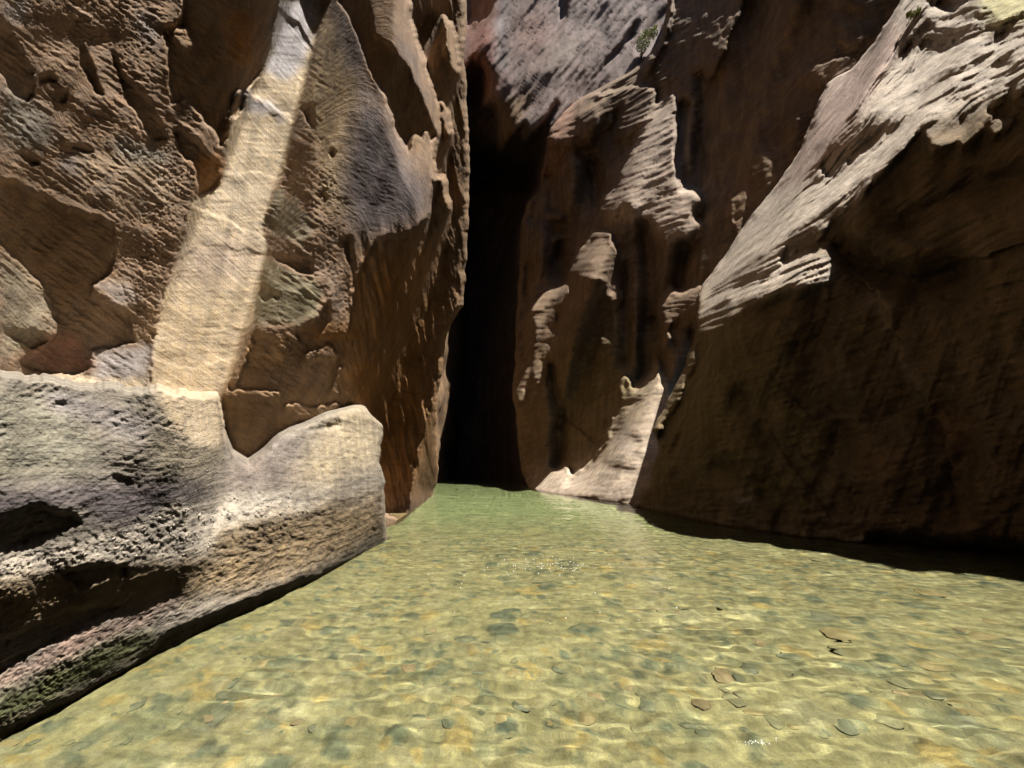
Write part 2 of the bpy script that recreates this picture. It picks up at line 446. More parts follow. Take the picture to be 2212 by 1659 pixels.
A_T = [
 ('d', .27, [-330,-260, 600,-260, 605,0, 400,430, 0,360, -330,250], {'jit': 20}),
 # fin: grazing facet, shaded flank, lower flank
 ('1', .24, [1358,-500, 1480,-500, 1450,0, 1540,220, 1640,430, 1720,620, 1810,750, 1830,900, 1700,1000, 1560,1050, 1530,1200, 1440,1500, 1090,1400, 1120,950, 1240,600]),
 ('1', S, [1440,-500, 1580,-500, 1580,0, 1600,130, 1690,200, 1750,290, 1800,400, 1840,480, 1870,560, 1830,650, 1790,600, 1770,580, 1750,660, 1700,600, 1640,430, 1580,300, 1540,220, 1500,110, 1440,0]),
 ('1', .30, [1580,-500, 1740,-500, 1750,0, 1760,140, 1800,250, 1870,480, 1880,560, 1860,560, 1800,400, 1750,290, 1690,200, 1600,130]),
 ('1', -.11, [1750,-500, 2100,-500, 2100,2200, 1500,2200, 1440,1650, 1480,1400, 1530,1150, 1600,1020, 1720,1000, 1830,920, 1840,700, 1880,560, 1870,450, 1800,250, 1760,140, 1740,0]),
 ('1', .35, [1895,60, 1930,100, 1945,200, 1965,300, 1955,320, 1925,260, 1900,170]),
 ('1', .35, [1880,420, 1900,470, 1925,580, 1915,590, 1890,520]),
 ('1', .4, [1885,740, 1900,760, 1912,920, 1895,850]),
 ('1', .35, [1820,560, 1840,640, 1870,760, 1850,780, 1825,700, 1805,600]),
 ('8', .3, [1180,700, 1240,720, 1220,900, 1170,960, 1150,800]),
 # shaded left of the strip
 ('1', S, [690,110, 770,60, 830,-500, 1170,-500, 1195,0, 1080,260, 1030,380, 985,500, 965,620, 960,640, 900,590, 780,430, 720,500, 710,300]),
 ('7', .42, [1190,40, 1290,0, 1360,-20, 1370,70, 1260,80]),
 ('7', .25, [1340,240, 1420,230, 1480,330, 1440,380, 1350,290]),
 ('1', -0.158, [1205,-500, 1205,0, 1172,110, 1152,220, 1112,320, 1062,380, 1042,460, 1000,512, 985,490, 1030,380, 1080,260, 1110,150, 1130,0, 1130,-500], {'jit': 2}),
 ('7', .36, [1300,850, 1420,760, 1640,1040, 1740,1180, 1720,1290, 1600,1200, 1400,1010, 1370,930]),
 ('7', S, [1340,1010, 1400,950, 1540,1070, 1690,1240, 1700,1380, 1640,1480, 1545,1500, 1500,1390, 1480,1240, 1420,1230, 1350,1120]),
 # hollows of the upper left
 ('7', S, [830,340, 920,420, 970,560, 1060,640, 1160,740, 1250,920, 1310,1080, 1180,1080, 1080,950, 960,760, 880,540]),
 ('7', S, [580,260, 660,340, 720,480, 760,580, 810,700, 810,760, 740,740, 660,600, 600,460]),
 ('7', -0.090, [-200,60, 0,110, 90,240, 180,380, 250,500, 290,640, 230,790, 140,770, 40,690, 0,580, -200,400]),
 ('7', S, [480,1090, 620,1100, 740,1130, 735,1190, 660,1200, 540,1150]),
 ('7', S, [250,1100, 330,1110, 390,1180, 330,1190, 260,1150]),
 ('7', S, [110,1170, 200,1130, 300,1220, 300,1280, 190,1260]),
 ('7', S, [830,1110, 890,1120, 850,1180]),
 ('7', .0, [160,1290, 420,1330, 700,1440, 860,1500, 880,1590, 700,1560, 480,1460, 280,1390]),
 ('7', S, [410,690, 480,660, 550,680, 500,820, 450,800]),
 ('7', S, [290,560, 420,530, 470,640, 300,650]),
 ('7', .05, [200,60, 420,100, 560,250, 480,270, 300,140]),
 ('7', .05, [460,90, 600,120, 840,260, 800,330, 620,240]),
 ('7', .05, [880,0, 980,20, 940,70]),
 # great shadowed recess
 ('1', -0.072, [-500,640, 0,742, 150,805, 300,885, 440,925, 500,960, 490,1010, 510,1060, 490,1110, 470,1190, 410,1220, 390,1240, 480,1290, 550,1320, 565,1400, 590,1460, 530,1470, 410,1500, 390,1570, 320,1605, 220,1600, 100,1570, 80,1540, 160,1500, 230,1430, 240,1380, 220,1300, 180,1220, 110,1150, 40,1090, 0,1040, -500,900]),
 ('1', .7, [-300,640, 0,728, 150,790, 300,868, 450,915, 600,955, 720,1000], {'line': 4, 'jit': 2}),
 ('1', .18, [500,960, 720,1000, 800,930, 750,1110, 700,1240, 650,1480, 600,1460, 560,1330, 520,1280, 590,1200, 500,1100]),
 ('1', .5, [400,1215, 480,1180, 560,1200, 590,1290, 480,1290]),
 ('1', .42, [-500,900, 0,1045, 110,1150, 180,1220, 240,1380, 230,1430, 80,1540, 0,1560, -500,1500]),
 ('1', S, [0,1410, 60,1395, 150,1400, 220,1440, 140,1500, 60,1450]),
 ('1', .5, [400,1500, 600,1460, 640,1480, 640,1660, 400,1660, 380,1590]),
 ('1', .75, [-500,1590, 0,1600, 120,1600, 330,1615, 640,1640, 640,1700, 0,1660, -500,1640]),
 # right of the strip
 ('8', .12, [640,0, 850,0, 860,260, 850,560, 700,420, 600,280]),
 ('1', -0.090, [1275,455, 1345,430, 1345,560, 1310,530], {'jit': 2}),
 ('8', -0.068, [960,20, 1020,50, 1000,150, 960,90], {'jit': 2}),
 ('8', .65, [860,0, 900,0, 890,190, 870,200], {'jit': 1}),
 ('8', .6, [920,190, 990,150, 1030,70], {'line': 3, 'jit': 1}),
 ('8', .6, [860,420, 940,480, 910,600, 840,600]),
 ('8', -0.068, [880,340, 940,370, 970,450, 920,440], {'jit': 2}),
 ('8', .17, [570,330, 700,460, 830,600, 840,680, 720,750, 600,730, 440,620, 480,500], {'jit': 3}),
 ('8', .75, [430,620, 560,700, 680,750, 780,710, 840,670], {'line': 4, 'jit': 2}),
 ('8', -0.068, [690,510, 710,560, 760,650, 800,660, 720,620], {'jit': 2}),
 ('8', -0.072, [490,840, 640,850, 760,850, 850,900, 850,990, 820,1030, 700,960, 560,910]),
 ('8', .16, [500,950, 560,920, 700,980, 800,1050, 720,1110, 600,1100, 540,1050], {'jit': 3}),
 ('8', .7, [500,950, 540,1050, 590,1100, 690,1130, 790,1080, 860,1040], {'line': 4, 'jit': 2}),
 ('8', -0.090, [420,1090, 480,1080, 520,1130, 590,1130, 580,1220, 520,1190, 460,1240, 420,1180], {'jit': 2}),
 ('8', .14, [600,1130, 780,1140, 920,1170, 900,1240, 780,1330, 620,1360, 580,1330, 590,1200], {'jit': 3}),
 ('8', .65, [400,1350, 500,1420, 700,1380, 850,1300, 930,1200, 900,1140], {'line': 6, 'jit': 2}),
 ('8', -0.068, [830,1090, 920,1100, 910,1140, 850,1120], {'jit': 2}),
 ('8', -0.068, [1040,720, 1170,710, 1140,890, 1100,940]),
 ('8', .3, [1000,760, 1040,800, 1030,930, 980,940]),
 ('8', .4, [840,960, 1000,980, 1060,1060, 960,1060]),
 ('8', .3, [980,1140, 1060,1120, 1140,1150, 1100,1300, 1050,1400, 980,1380, 1000,1250]),
 ('8', S, [960,1160, 990,1160, 960,1400, 900,1500, 800,1540, 700,1500, 690,1420, 760,1400, 860,1330, 930,1220]),
 ('1', S, [1090,1410, 1250,1450, 1400,1420, 1500,1420, 1440,1600, 1400,1700, 1080,1700, 1000,1620, 1060,1500]),
 ('8', .35, [800,1620, 950,1570, 1010,1630, 960,1660, 900,1640, 780,1680]),
 ('8', .2, [560,1440, 640,1480, 660,1600, 600,1640, 540,1560]),
 ('4', -.04, [880,120, 1000,140, 1400,180, 1420,330, 1330,420, 1000,600, 860,560, 880,300]),
 ('d', .5, [488,850, 540,848, 600,853], {'line': 4, 'jit': 3}), ('4', .3, [1120,225, 1250,235, 1340,225, 1300,262, 1180,266], {'jit': 6}),
 ('1', -.05, [930,800, 830,850, 800,930, 790,1000, 750,1110, 710,1230, 680,1350, 655,1500, 650,1640], {'line': 8, 'jit': 5}), ('1', -.03, [1290,400, 1255,520, 1240,600, 1210,720, 1165,830], {'line': 6, 'jit': 4}), ('1', -.03, [1115,1180, 1100,1300, 1085,1390, 1050,1480, 1000,1560, 965,1650], {'line': 7, 'jit': 4}),
 ('1', .6, STRIP, {'jit': 1.5}),
 ('7', .1, [2050,850, 2130,860, 2200,900, 2130,900], {'jit': 1}),
 ('1', .1, [1210,60, 1260,80, 1290,150, 1250,110], {'jit': 1}),
]
A.facing(.25, A_T)
A.solve(wl=[(-330, 1150), (850, 1130), (900, 1090), (945, 1060), (1060, 1055)])
A_rough = A.field(.8, [
 ('1', .25, STRIP, {'soft': 3, 'jit': 1.5}), ('1', 2.6, [450,500, 760,620, 850,800, 790,1000, 700,1240, 640,1480, 560,1400, 500,1000, 480,900, 700,900], {'soft': 16}),
 ('7', 2.2, [200,40, 1100,0, 1300,560, 1300,800, 1000,560, 700,300, 300,200], {'soft': 16}),
 ('8', 2.4, [640,0, 850,0, 850,560, 700,420, 600,280]), ('8', 2.2, [850,200, 1000,300, 1160,700, 1000,760, 900,600]), ('1', .25, [1358,-400, 1440,-400, 1560,200, 1700,560, 1830,720, 1840,960, 1540,1020, 1500,900, 1450,700, 1360,560], {'soft': 8}),
 ('8', .3, [570,330, 700,460, 830,600, 840,680, 720,750, 600,730, 440,620, 480,500], {'soft': 3}), ('8', .3, [500,950, 560,920, 800,1050, 920,1170, 900,1240, 780,1330, 620,1360, 430,1350, 440,1000], {'soft': 3}),
 ('8', 2.0, [500,760, 850,700, 1100,900, 1150,1400, 1000,1400, 960,1100, 820,1000, 600,850]), ('8', 2.0, [280,1400, 500,1420, 700,1500, 1000,1640, 800,1800, 260,1800]),
 ('1', .3, [1440,-500, 1580,-500, 1870,560, 1750,660, 1540,220]), ('1', .5, [1560,1050, 1850,900, 1880,1800, 1500,1800]),
 ('1', .3, [0,760, 480,960, 470,1190, 390,1240, 560,1400, 320,1600, 100,1550, 230,1400, 0,1060], {'soft': 5}),
])
A_col = A.field(TAN, [  # shaded zones painted browner, the sun-catching ledge line paler
 ('7', LILAC, [0,0, 200,0, 260,180, 120,160, 0,80]), ('7', GREY, [0,600, 300,830, 480,1050, 400,1120, 0,1150], {'soft': 14}), ('7', LILAC, [460,1180, 760,1250, 850,1330, 700,1380, 480,1300]),
 ('7', GREY, [820,1050, 1200,1100, 1330,1250, 1200,1380, 900,1250]), ('7', LILAC, [1000,60, 1200,120, 1250,420, 1060,300], {'a': .7}), ('7', (.30, .22, .15), [560,1150, 1300,1300, 1500,1600, 900,1650, 600,1400]),
 ('7', ORANGE, [1780,40, 1960,120, 1960,480, 1820,560, 1760,300], {'a': .9}), ('7', ORANGE, [1500,1200, 1720,1220, 1720,1500, 1540,1510], {'soft': 5}), ('7', BROWN, [1240,80, 1700,200, 1760,900, 1640,1040, 1440,780, 1280,700]),  # reddish bounce light beside the strip put into the orange
 ('1', (.50, .40, .275), STRIP, {'soft': 2, 'jit': 1.5}), ('1', (.45, .42, .42), [1185,0, 1365,0, 1340,180, 1270,320, 1120,330, 1150,200], {'soft': 7}), ('1', (.34, .32, .33), [1040,400, 1160,420, 1240,520, 1060,470], {'soft': 6, 'a': .8}),  # pale strip stone, lightened further to carry part of its sunlight
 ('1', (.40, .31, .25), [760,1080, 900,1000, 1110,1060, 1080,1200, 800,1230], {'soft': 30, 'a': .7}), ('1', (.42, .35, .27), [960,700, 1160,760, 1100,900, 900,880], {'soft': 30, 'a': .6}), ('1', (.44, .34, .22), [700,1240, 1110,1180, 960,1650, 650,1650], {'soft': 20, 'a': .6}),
 ('1', (.38, .28, .17), [1358,0, 1480,200, 1540,420, 1500,900, 1380,900, 1350,560, 1300,420]), ('1', VARN, [1440,760, 1500,520, 1545,330, 1640,480, 1720,650, 1820,760, 1835,930, 1700,1010, 1540,1040, 1490,960], {'soft': 22}), ('1', (.17, .145, .14), [1400,-100, 1470,60, 1545,240, 1620,430, 1540,420, 1440,200], {'soft': 14, 'a': .8}),
 ('1', VARN, [1400,0, 1460,60, 1540,220, 1600,380, 1540,300, 1460,140], {'soft': 8, 'a': .8}), ('1', VARN, [1600,60, 1700,120, 1790,280, 1860,500, 1790,400, 1680,240], {'soft': 8, 'a': .6}),
 ('1', BROWN, [1440,-400, 1600,-400, 1700,200, 1850,560, 1760,640, 1560,250], {'soft': 8}), ('1', BROWN, [1760,0, 2000,0, 2010,1200, 1900,1400, 1850,900, 1880,560]),
 ('1', (.36, .20, .085), [1540,1100, 1850,1000, 1900,1400, 1860,2100, 1500,2100, 1460,1500], {'soft': 30}), ('1', ORANGE, [1600,1180, 1720,1180, 1740,1350, 1640,1420]), ('1', ORANGE, [1500,1560, 1700,1500, 1800,1700, 1700,1900, 1540,1800], {'a': .8}),  # warm reflected glow on the fin's lower flank put into the colour
 ('8', (.24, .20, .14), [570,330, 700,460, 830,600, 840,680, 720,750, 600,730, 440,620, 480,500], {'soft': 3}), ('8', (.27, .23, .15), [430,950, 560,920, 800,1050, 920,1170, 900,1260, 780,1360, 500,1420, 400,1350], {'soft': 3}),
 ('8', (.31, .225, .165), [840,940, 1000,960, 1060,1060, 1140,1160, 1080,1330, 980,1300, 960,1080]), ('4', BROWN, [880,120, 1400,160, 1420,330, 1000,600, 860,560], {'soft': 10}), ('8', ORANGE, [740,1400, 1200,1420, 1200,1480, 960,1560, 760,1560], {'a': .8}),
 ('8', BROWN, [260,1500, 500,1420, 760,1500, 1000,1660, 300,1800]), ('1', RED, [80,1530, 260,1400, 400,1480, 380,1580, 220,1610], {'soft': 8}), ('1', BROWN, [0,750, 480,950, 470,1190, 390,1230, 240,1300, 0,1040]),
 ('1', (.25, .205, .145), [0,1050, 180,1220, 240,1390, 100,1500, 0,1520]), ('1', LILAC, [400,1490, 640,1470, 640,1640, 400,1640]), ('1', PALE, [0,1590, 640,1620, 640,1690, 0,1650], {'soft': 6}),
 ('1', (.31, .255, .215), [400,1200, 560,1200, 580,1290, 480,1290], {'soft': 5}),
])
A_strip = A.field(0., [('1', 1., STRIP, {'soft': 3, 'jit': 1.5})])
A_fin = A.field(0., [('1', 1., [1380,-500, 2100,-500, 2100,2200, 1400,2200, 1380,1000], {'soft': 25})])
A_flow = A.field(0., [('1', 1., [1500,1050, 1850,900, 1840,600, 1760,0, 2100,-300, 2100,2200, 1400,2200], {'soft': 25})])
def patch(u, v, L, seed, lo=.25, hi=1.35):
    return lo + (hi - lo) * smooth(fbm(u / L, v / L, 2, seed), -.5, .6)
S_joints = [(PT('7', [1900,700, 2000,740, 2060,800, 2130,850, 2220,910]), 5), (PT('1', [950,740, 1050,735, 1200,765]), 1.6), (PT('1', [810,870, 900,900, 1000,955, 1110,1010]), 2.6), (PT('1', [760,1090, 900,1040, 1020,1060, 1140,1090]), -1.6), (PT('1', [660,1530, 800,1560, 980,1530]), 1.5), (PT('1', [1210,50, 1260,90, 1310,170]), -4)]
def A_detail(u, v):
    r = A.at(A_rough, u, v); k = A.at(A_strip, u, v); fn = A.at(A_fin, u, v); fl = A.at(A_flow, u, v)
    up = (1 - k) * (1 - fn)
    pt = patch(u, v, 70, 61)
    d = up * pt * (1.6 * strata(u, v, 36, 75, 9, 1) + .8 * strata(u, v, 10, 60, 5, 2, 2))
    d += k * (.5 * strata(u, v, 3, 120, 10, 3) * pt + .25 * strata(u, v, -8, 40, 5, 4) + 2.0 * fbm(u / 70, v / 70, 2, 6))
    d += fn * (1 - fl) * (.35 * strata(u, v, 24, 22, 5, 5, 2) + 1.5 * fbm(u / 60, v / 80, 3, 8))
    d += fl * (4.0 * strata(u, v, 82, 130, 16, 7, 4) + .9 * strata(u, v, 70, 60, 7, 9, 2))
    for ln, am in S_joints: d += k * edge_step(u, v, ln, am, 26)
    d += r * (.65 * speck(u, v, 11, 12) * patch(u, v, 45, 64, 0, 1.5) + .6 * speck(u, v, 5.5, 15)) + 5.0 * fbm(u / 120, v / 120, 2, 14) * (1 - k) * (1 - .7 * fn)
    return -d
A_right = [(1000, -260), (1003, 0), (1003, 120), (1008, 200), (1015, 340), (1012, 450), (1010, 520), (1005, 610), (1000, 660), (975, 700), (962, 740), (958, 800), (945, 850), (942, 930), (947, 1010), (942, 1050), (935, 1080), (935, 1200)]
# =================================================================== bench at the foot of the left cliff
WL = [(-330, 1770), (0, 1590), (180, 1500), (330, 1420), (470, 1350), (610, 1290), (750, 1215), (835, 1165)]
B_ctrl = [(u, v, float(ground_t(v))) for u, v in WL] + [(0, 1300, 2.45), (-330, 1300, 1.9), (0, 1440, 2.28), (0, 1100, 3.05), (-330, 1000, 2.4), (0, 900, 3.55), (0, 790, 4.5), (-330, 760, 3.6), (330, 900, 4.7), (330, 780, 5.8),
          (480, 970, 5.6), (480, 860, 6.6), (480, 1150, 4.9), (300, 1200, 3.9), (700, 920, 7.7), (700, 1050, 6.9), (775, 850, 9.2), (600, 820, 8.4), (825, 920, 8.6), (832, 1050, 8.15), (600, 1000, 6.5), (300, 1050, 4.4)]
B = Plan(-330, 940, 740, 1800, B_ctrl, g=3.5, tmin=1.0)
B_T = [
 ('4', .42, [-600,480, 0,500, 300,520, 700,480, 700,620, 400,700, 0,700, -600,740]),
 ('4', .55, [1100,350, 1330,300, 1410,200, 1500,300, 1510,420, 1440,480, 1350,540, 1250,580, 1050,620, 1000,560]),
 ('4', -0.090, [-600,700, 0,660, 150,600, 300,650, 340,700, 180,745, 50,795, 0,812, -600,900]),
 ('4', .5, [0,815, 200,770, 420,730, 600,640, 720,600, 830,660, 900,580, 1010,590, 1080,560, 1280,600, 1250,640, 1040,680, 850,720, 830,820, 640,850, 460,830, 240,860, 0,940, -400,1050, -400,940]),
 ('4', .10, [850,720, 1050,680, 1280,630, 1350,600, 1500,560, 1540,780, 1300,870, 1050,950, 800,1000, 640,950, 820,820]),
 ('4', .45, [1320,650, 1480,590, 1490,600, 1340,660], {'jit': 2}),
 ('4', .06, [0,940, 240,860, 500,850, 800,850, 820,1000, 540,1010, 300,1010, 0,1130, -600,1300, -600,1100]),
 ('4', -0.081, [220,880, 400,840, 510,850, 500,900, 420,910, 300,960]),
 ('4', -0.203, [-600,1450, 0,1140, 300,1015, 520,1005, 460,1040, 290,1130, 110,1215, 0,1285, -600,1600]),
 ('4', .5, [-600,1620, 0,1290, 110,1220, 290,1140, 400,1060, 520,1010, 700,960, 720,985, 600,1070, 400,1165, 250,1225, 100,1290, 0,1345, -600,1700]),
 ('4', .18, [-600,1700, 0,1345, 250,1225, 500,1120, 640,1130, 520,1240, 300,1350, 0,1500, -600,1800]),
 ('4', .4, [720,1080, 860,1000, 980,960, 1060,950, 960,1000, 800,1080, 660,1160], {'jit': 4}),
 ('4', .4, [1060,900, 1160,870, 1180,890, 1080,920], {'jit': 4}),
 ('4', -0.045, [640,1130, 720,1085, 1060,955, 1300,870, 1540,770, 1560,900, 1100,1050, 700,1230, 300,1450, 0,1600, 0,1500, 300,1360, 520,1250]),
 ('4', -0.135, [900,190, 1000,180, 1100,210, 1110,260, 1350,230, 1390,240, 1330,320, 1200,340, 1100,370, 1050,430, 980,480, 920,440, 885,360, 905,270], {'jit': 4}),
 ('4', -0.023, [200,210, 260,200, 280,230, 220,235], {'jit': 2}), ('4', -0.023, [420,240, 470,245, 460,262], {'jit': 2}),
 ('4', .0, [420,500, 480,490, 560,520, 520,540], {'jit': 3}),
 ('4', .62, [600,-100, 940,0, 900,180, 890,330, 870,400, 760,380, 720,290, 640,280, 600,180]),
]
B.facing(.42, B_T)
B.solve(wl=WL)
# the bench grows out of the cliff along the ledge line
LEDGE = [(-330, 800), (0, 812), (330, 845), (470, 852), (480, 900), (486, 938), (503, 974), (536, 992), (574, 966), (601, 940), (640, 920), (690, 900), (730, 886), (752, 879), (764, 876), (780, 876), (800, 880), (940, 885)]
def ledge_v(U): return np.interp(U, [p[0] for p in LEDGE], [p[1] for p in LEDGE])
A_free = A.rho.copy()
_vl = ledge_v(B.U) + 9 * fbm(B.U / 40, B.U * 0, 3, 77) * (1 - smooth(B.U, 420, 480)) + 4 * fbm(B.U / 60, B.U * 0 + .5, 2, 79) * smooth(B.U, 430, 490); _w = 1 - smooth(B.V, _vl - 8, _vl + 6)
B.rho = B.rho * (1 - _w) + (A.at(A_free, B.U, B.V) + .012 + .03 * smooth(B.U, 460, 500)) * _w
B.rho = B.rho + .035 * np.clip(1 - (B.V - _vl) / 26, 0, 1) ** 2 * smooth(B.U, 440, 500)
_k = (A.V > ledge_v(A.U) + 6) & (A.U < 790)
A.rho = np.where(_k, np.maximum(A.rho, B.at(B.rho, A.U, A.V) + .05 * smooth(A.V, ledge_v(A.U), ledge_v(A.U) + 60)), A.rho)
B_rough = B.field(.7, [('4', 2.3, [0,830, 200,780, 450,735, 600,650, 700,600, 840,650, 900,590, 1280,600, 1260,650, 1040,690, 850,730, 820,810, 640,840, 460,830, 240,860, 0,920, -400,1000, -400,930], {'soft': 12}),
  ('4', 1.6, [850,720, 1500,560, 1540,780, 1050,950, 640,950]), ('4', 1.6, [-600,1620, 0,1300, 720,970, 600,1080, 0,1500, -600,1800]), ('4', 1.5, [600,200, 760,280, 860,400, 720,380]), ('4', 1.5, [1000,300, 1500,250, 1520,560, 1000,600], {'soft': 20})])
B_col = B.field(GREY, [
 ('4', (.25, .23, .175), [-600,150, 300,200, 400,480, 0,520, -600,500], {'soft': 20}), ('4', LILAC, [150,150, 650,300, 620,420, 400,300, 200,240], {'soft': 14}), ('4', (.30, .255, .185), [560,300, 760,400, 900,420, 800,520, 600,480], {'soft': 18}),
 ('4', VARN, [-600,520, 0,560, 300,540, 500,520, 720,520, 880,560, 700,640, 560,720, 400,700, 300,620, 0,680, -600,720], {'soft': 16}), ('4', (.20, .165, .14), [900,420, 1100,440, 1250,520, 1000,580, 880,560], {'soft': 14}),
 ('4', (.22, .18, .165), [1000,330, 1200,360, 1300,430, 1100,470], {'soft': 14, 'a': .6}), ('4', (.36, .295, .20), [1250,350, 1420,190, 1510,310, 1510,440, 1300,540, 1150,520], {'soft': 18}),
 ('4', CRUST, [0,830, 200,780, 450,735, 600,650, 700,600, 840,650, 900,590, 1080,560, 1280,600, 1260,650, 1040,690, 850,730, 820,810, 640,840, 460,830, 240,860, 0,920, -400,1000, -400,930], {'soft': 9}),
 ('4', (.27, .20, .12), [850,740, 1500,570, 1540,760, 1050,940, 640,1000, 0,1120, -600,1200, -600,1080, 240,880, 820,840], {'soft': 16}), ('4', (.26, .185, .15), [-600,1600, 0,1280, 300,1130, 720,960, 640,1050, 250,1230, 0,1340, -600,1700], {'soft': 10}),
 ('4', ALGAE, [-600,1720, 0,1390, 250,1240, 520,1130, 640,1130, 520,1240, 300,1350, 0,1500, -600,1900], {'soft': 12}), ('4', WET, [640,1130, 1060,970, 1300,880, 1530,770, 1560,900, 1100,1050, 700,1230, 300,1450, 0,1620, -600,1950, -600,1850, 0,1480, 300,1350, 520,1250], {'soft': 9}),
 ('4', (.10, .085, .06), [1250,860, 1520,720, 1545,800, 1280,900], {'soft': 8}), 
 ('4', (.44, .35, .24), [590,0, 940,0, 900,180, 890,330, 870,400, 760,380, 640,280], {'soft': 9}),  # foot of the strip, with the same sunlight in its pale tone
])
def B_detail(u, v):
    r = B.at(B_rough, u, v)
    d = patch(u, v, 90, 67) * (1.3 * strata(u, v, -22, 80, 11, 21) + .5 * strata(u, v, 10, 40, 6, 22, 2))
    big = fbm(u / 24, v / 20, 3, 30, .6)
    d += r * (1.6 * speck(u, v, 15, 25) + .8 * speck(u, v, 7, 26)) + 5 * fbm(u / 130, v / 110, 2, 24) + 2.6 * np.clip(r - 2, 0, 2) * np.abs(big)
    return -d
B_right = [(760, 740), (765, 800), (770, 850), (785, 872), (805, 900), (828, 920), (826, 950), (820, 1000), (832, 1040), (832, 1100), (836, 1150), (838, 1170), (800, 1215), (640, 1310), (500, 1375), (360, 1450), (210, 1530), (40, 1620), (-300, 1800)]
bench = rock_mass('rock_bench', B, [(-325, 745), (-325, 1800)], B_right, 745, 1795, 2.7, B_detail, lambda u, v: B.at(B_col, u, v), ROCKB, skirt=(None, .35), roll=(0, 10))
tag(bench, 'low grey rounded rock bench with pale knobbly crust beside the water', 'rock ledge')

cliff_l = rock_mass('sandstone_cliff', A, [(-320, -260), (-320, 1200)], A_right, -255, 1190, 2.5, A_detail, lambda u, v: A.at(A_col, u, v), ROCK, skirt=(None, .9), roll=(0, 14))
tag(cliff_l, 'tall lit cliff with a pale smooth pillar strip and a dark varnished fin', 'cliff')

# =================================================================== far wall closing the canyon
C_ctrl = [(960, -250, 80), (1200, -250, 80), (1010, 0, 72), (1440, 0, 70), (1200, 100, 68), (1200, 300, 62), (1010, 350, 56), (1600, -250, 78), (1600, 200, 64), (1500, 350, 58), (1000, 700, 44), (1140, 700, 46), (930, 1055, 31), (1050, 1055, 34), (1200, 1055, 33), (1300, 700, 46)]
Cc = Plan(900, 1680, -260, 1120, C_ctrl, tmax=140)
C_T = [
 ('2', -0.090, [215,-800, 300,-800, 410,0, 370,100, 320,130, 280,120, 220,230]),
 ('2', -0.090, [215,430, 240,410, 270,330, 350,330, 355,640, 400,570, 440,610, 440,940, 500,850, 600,720, 610,780, 580,890, 640,820, 700,740, 800,600, 810,650, 750,780, 720,900, 690,1100, 560,1390, 560,3500, 0,3500, 100,430], {'jit': 3}),
 ('2', -0.090, [800,-300, 880,-300, 880,0, 850,80, 810,140, 795,100], {'jit': 3}),
 ('2', -0.072, [1340,60, 1290,200, 1210,300, 1110,420, 990,530, 1000,490, 1090,360, 1190,270, 1260,130], {'jit': 3}),
 ('2', -0.023, [1130,-10, 1100,60, 1040,110, 1000,150, 1060,40], {'jit': 3}),
 ('2', -0.045, [1090,180, 1110,200, 1100,240, 1080,230], {'jit': 2}), ('2', -0.045, [1090,330, 1110,340, 1100,390, 1085,400], {'jit': 2}),
 ('2', .05, [640,450, 760,440, 700,540, 600,700, 580,740, 600,600]), ('2', .1, [460,560, 560,520, 640,500, 600,560]),
 ('2', .6, [350,330, 400,400, 420,500, 360,620, 355,520], {'jit': 3}),
 ('2', .5, [1260,300, 1380,160, 1440,160, 1420,300, 1300,380]),
]
Cc.facing(.28, C_T); Cc.solve(h0=22.)
# the passage goes on in the dark between the walls
Cc.rho = Cc.rho + .42 * Cc.field(0., [('2', 1., [-100,1040, 300,1000, 420,1040, 560,1030, 660,1060, 690,1150, 600,1390, 600,3600, -100,3600], {'soft': 42, 'jit': 20})]) + .14 * Cc.field(0., [('2', 1., [225,520, 290,420, 340,430, 345,720, 400,650, 430,680, 440,980, 540,860, 640,880, 740,800, 700,1000, 660,1160, 0,1160, 0,600], {'soft': 12, 'jit': 8})])
C_col = Cc.field((.195, .15, .135), [('2', (.26, .135, .11), [215,-200, 420,-200, 400,200, 470,480, 360,640, 220,600], {'soft': 12}), ('2', (.23, .14, .115), [540,100, 700,60, 760,200, 640,440, 560,300], {'soft': 20, 'a': .8}), ('2', (.27, .25, .25), [410,0, 480,0, 470,400, 440,700, 420,400], {'soft': 8, 'a': .7}),
  ('2', (.29, .24, .185), [700,400, 850,240, 960,200, 800,450], {'soft': 14, 'a': .6}), ('2', BROWN, [440,640, 620,560, 560,800, 440,960], {'soft': 10}), ('2', RED, [215,-800, 430,-800, 400,60, 220,240], {'soft': 10})])
def C_detail(u, v):
    return -(6.0 * strata(u, v, -56, 130, 13, 31, 4) + 1.3 * strata(u, v, -48, 60, 6, 32, 2) + .5 * speck(u, v, 9, 33) + 5 * fbm(u / 110, v / 110, 2, 34))
farwall = rock_mass('canyon_wall', Cc, [(905, -260), (905, 1110)], [(1670, -260), (1670, 1110)], -255, 1105, 3.4, C_detail, lambda u, v: Cc.at(C_col, u, v), ROCKF)
tag(farwall, 'far reddish grey canyon wall with steep slanting beds behind the dark slot', 'cliff')

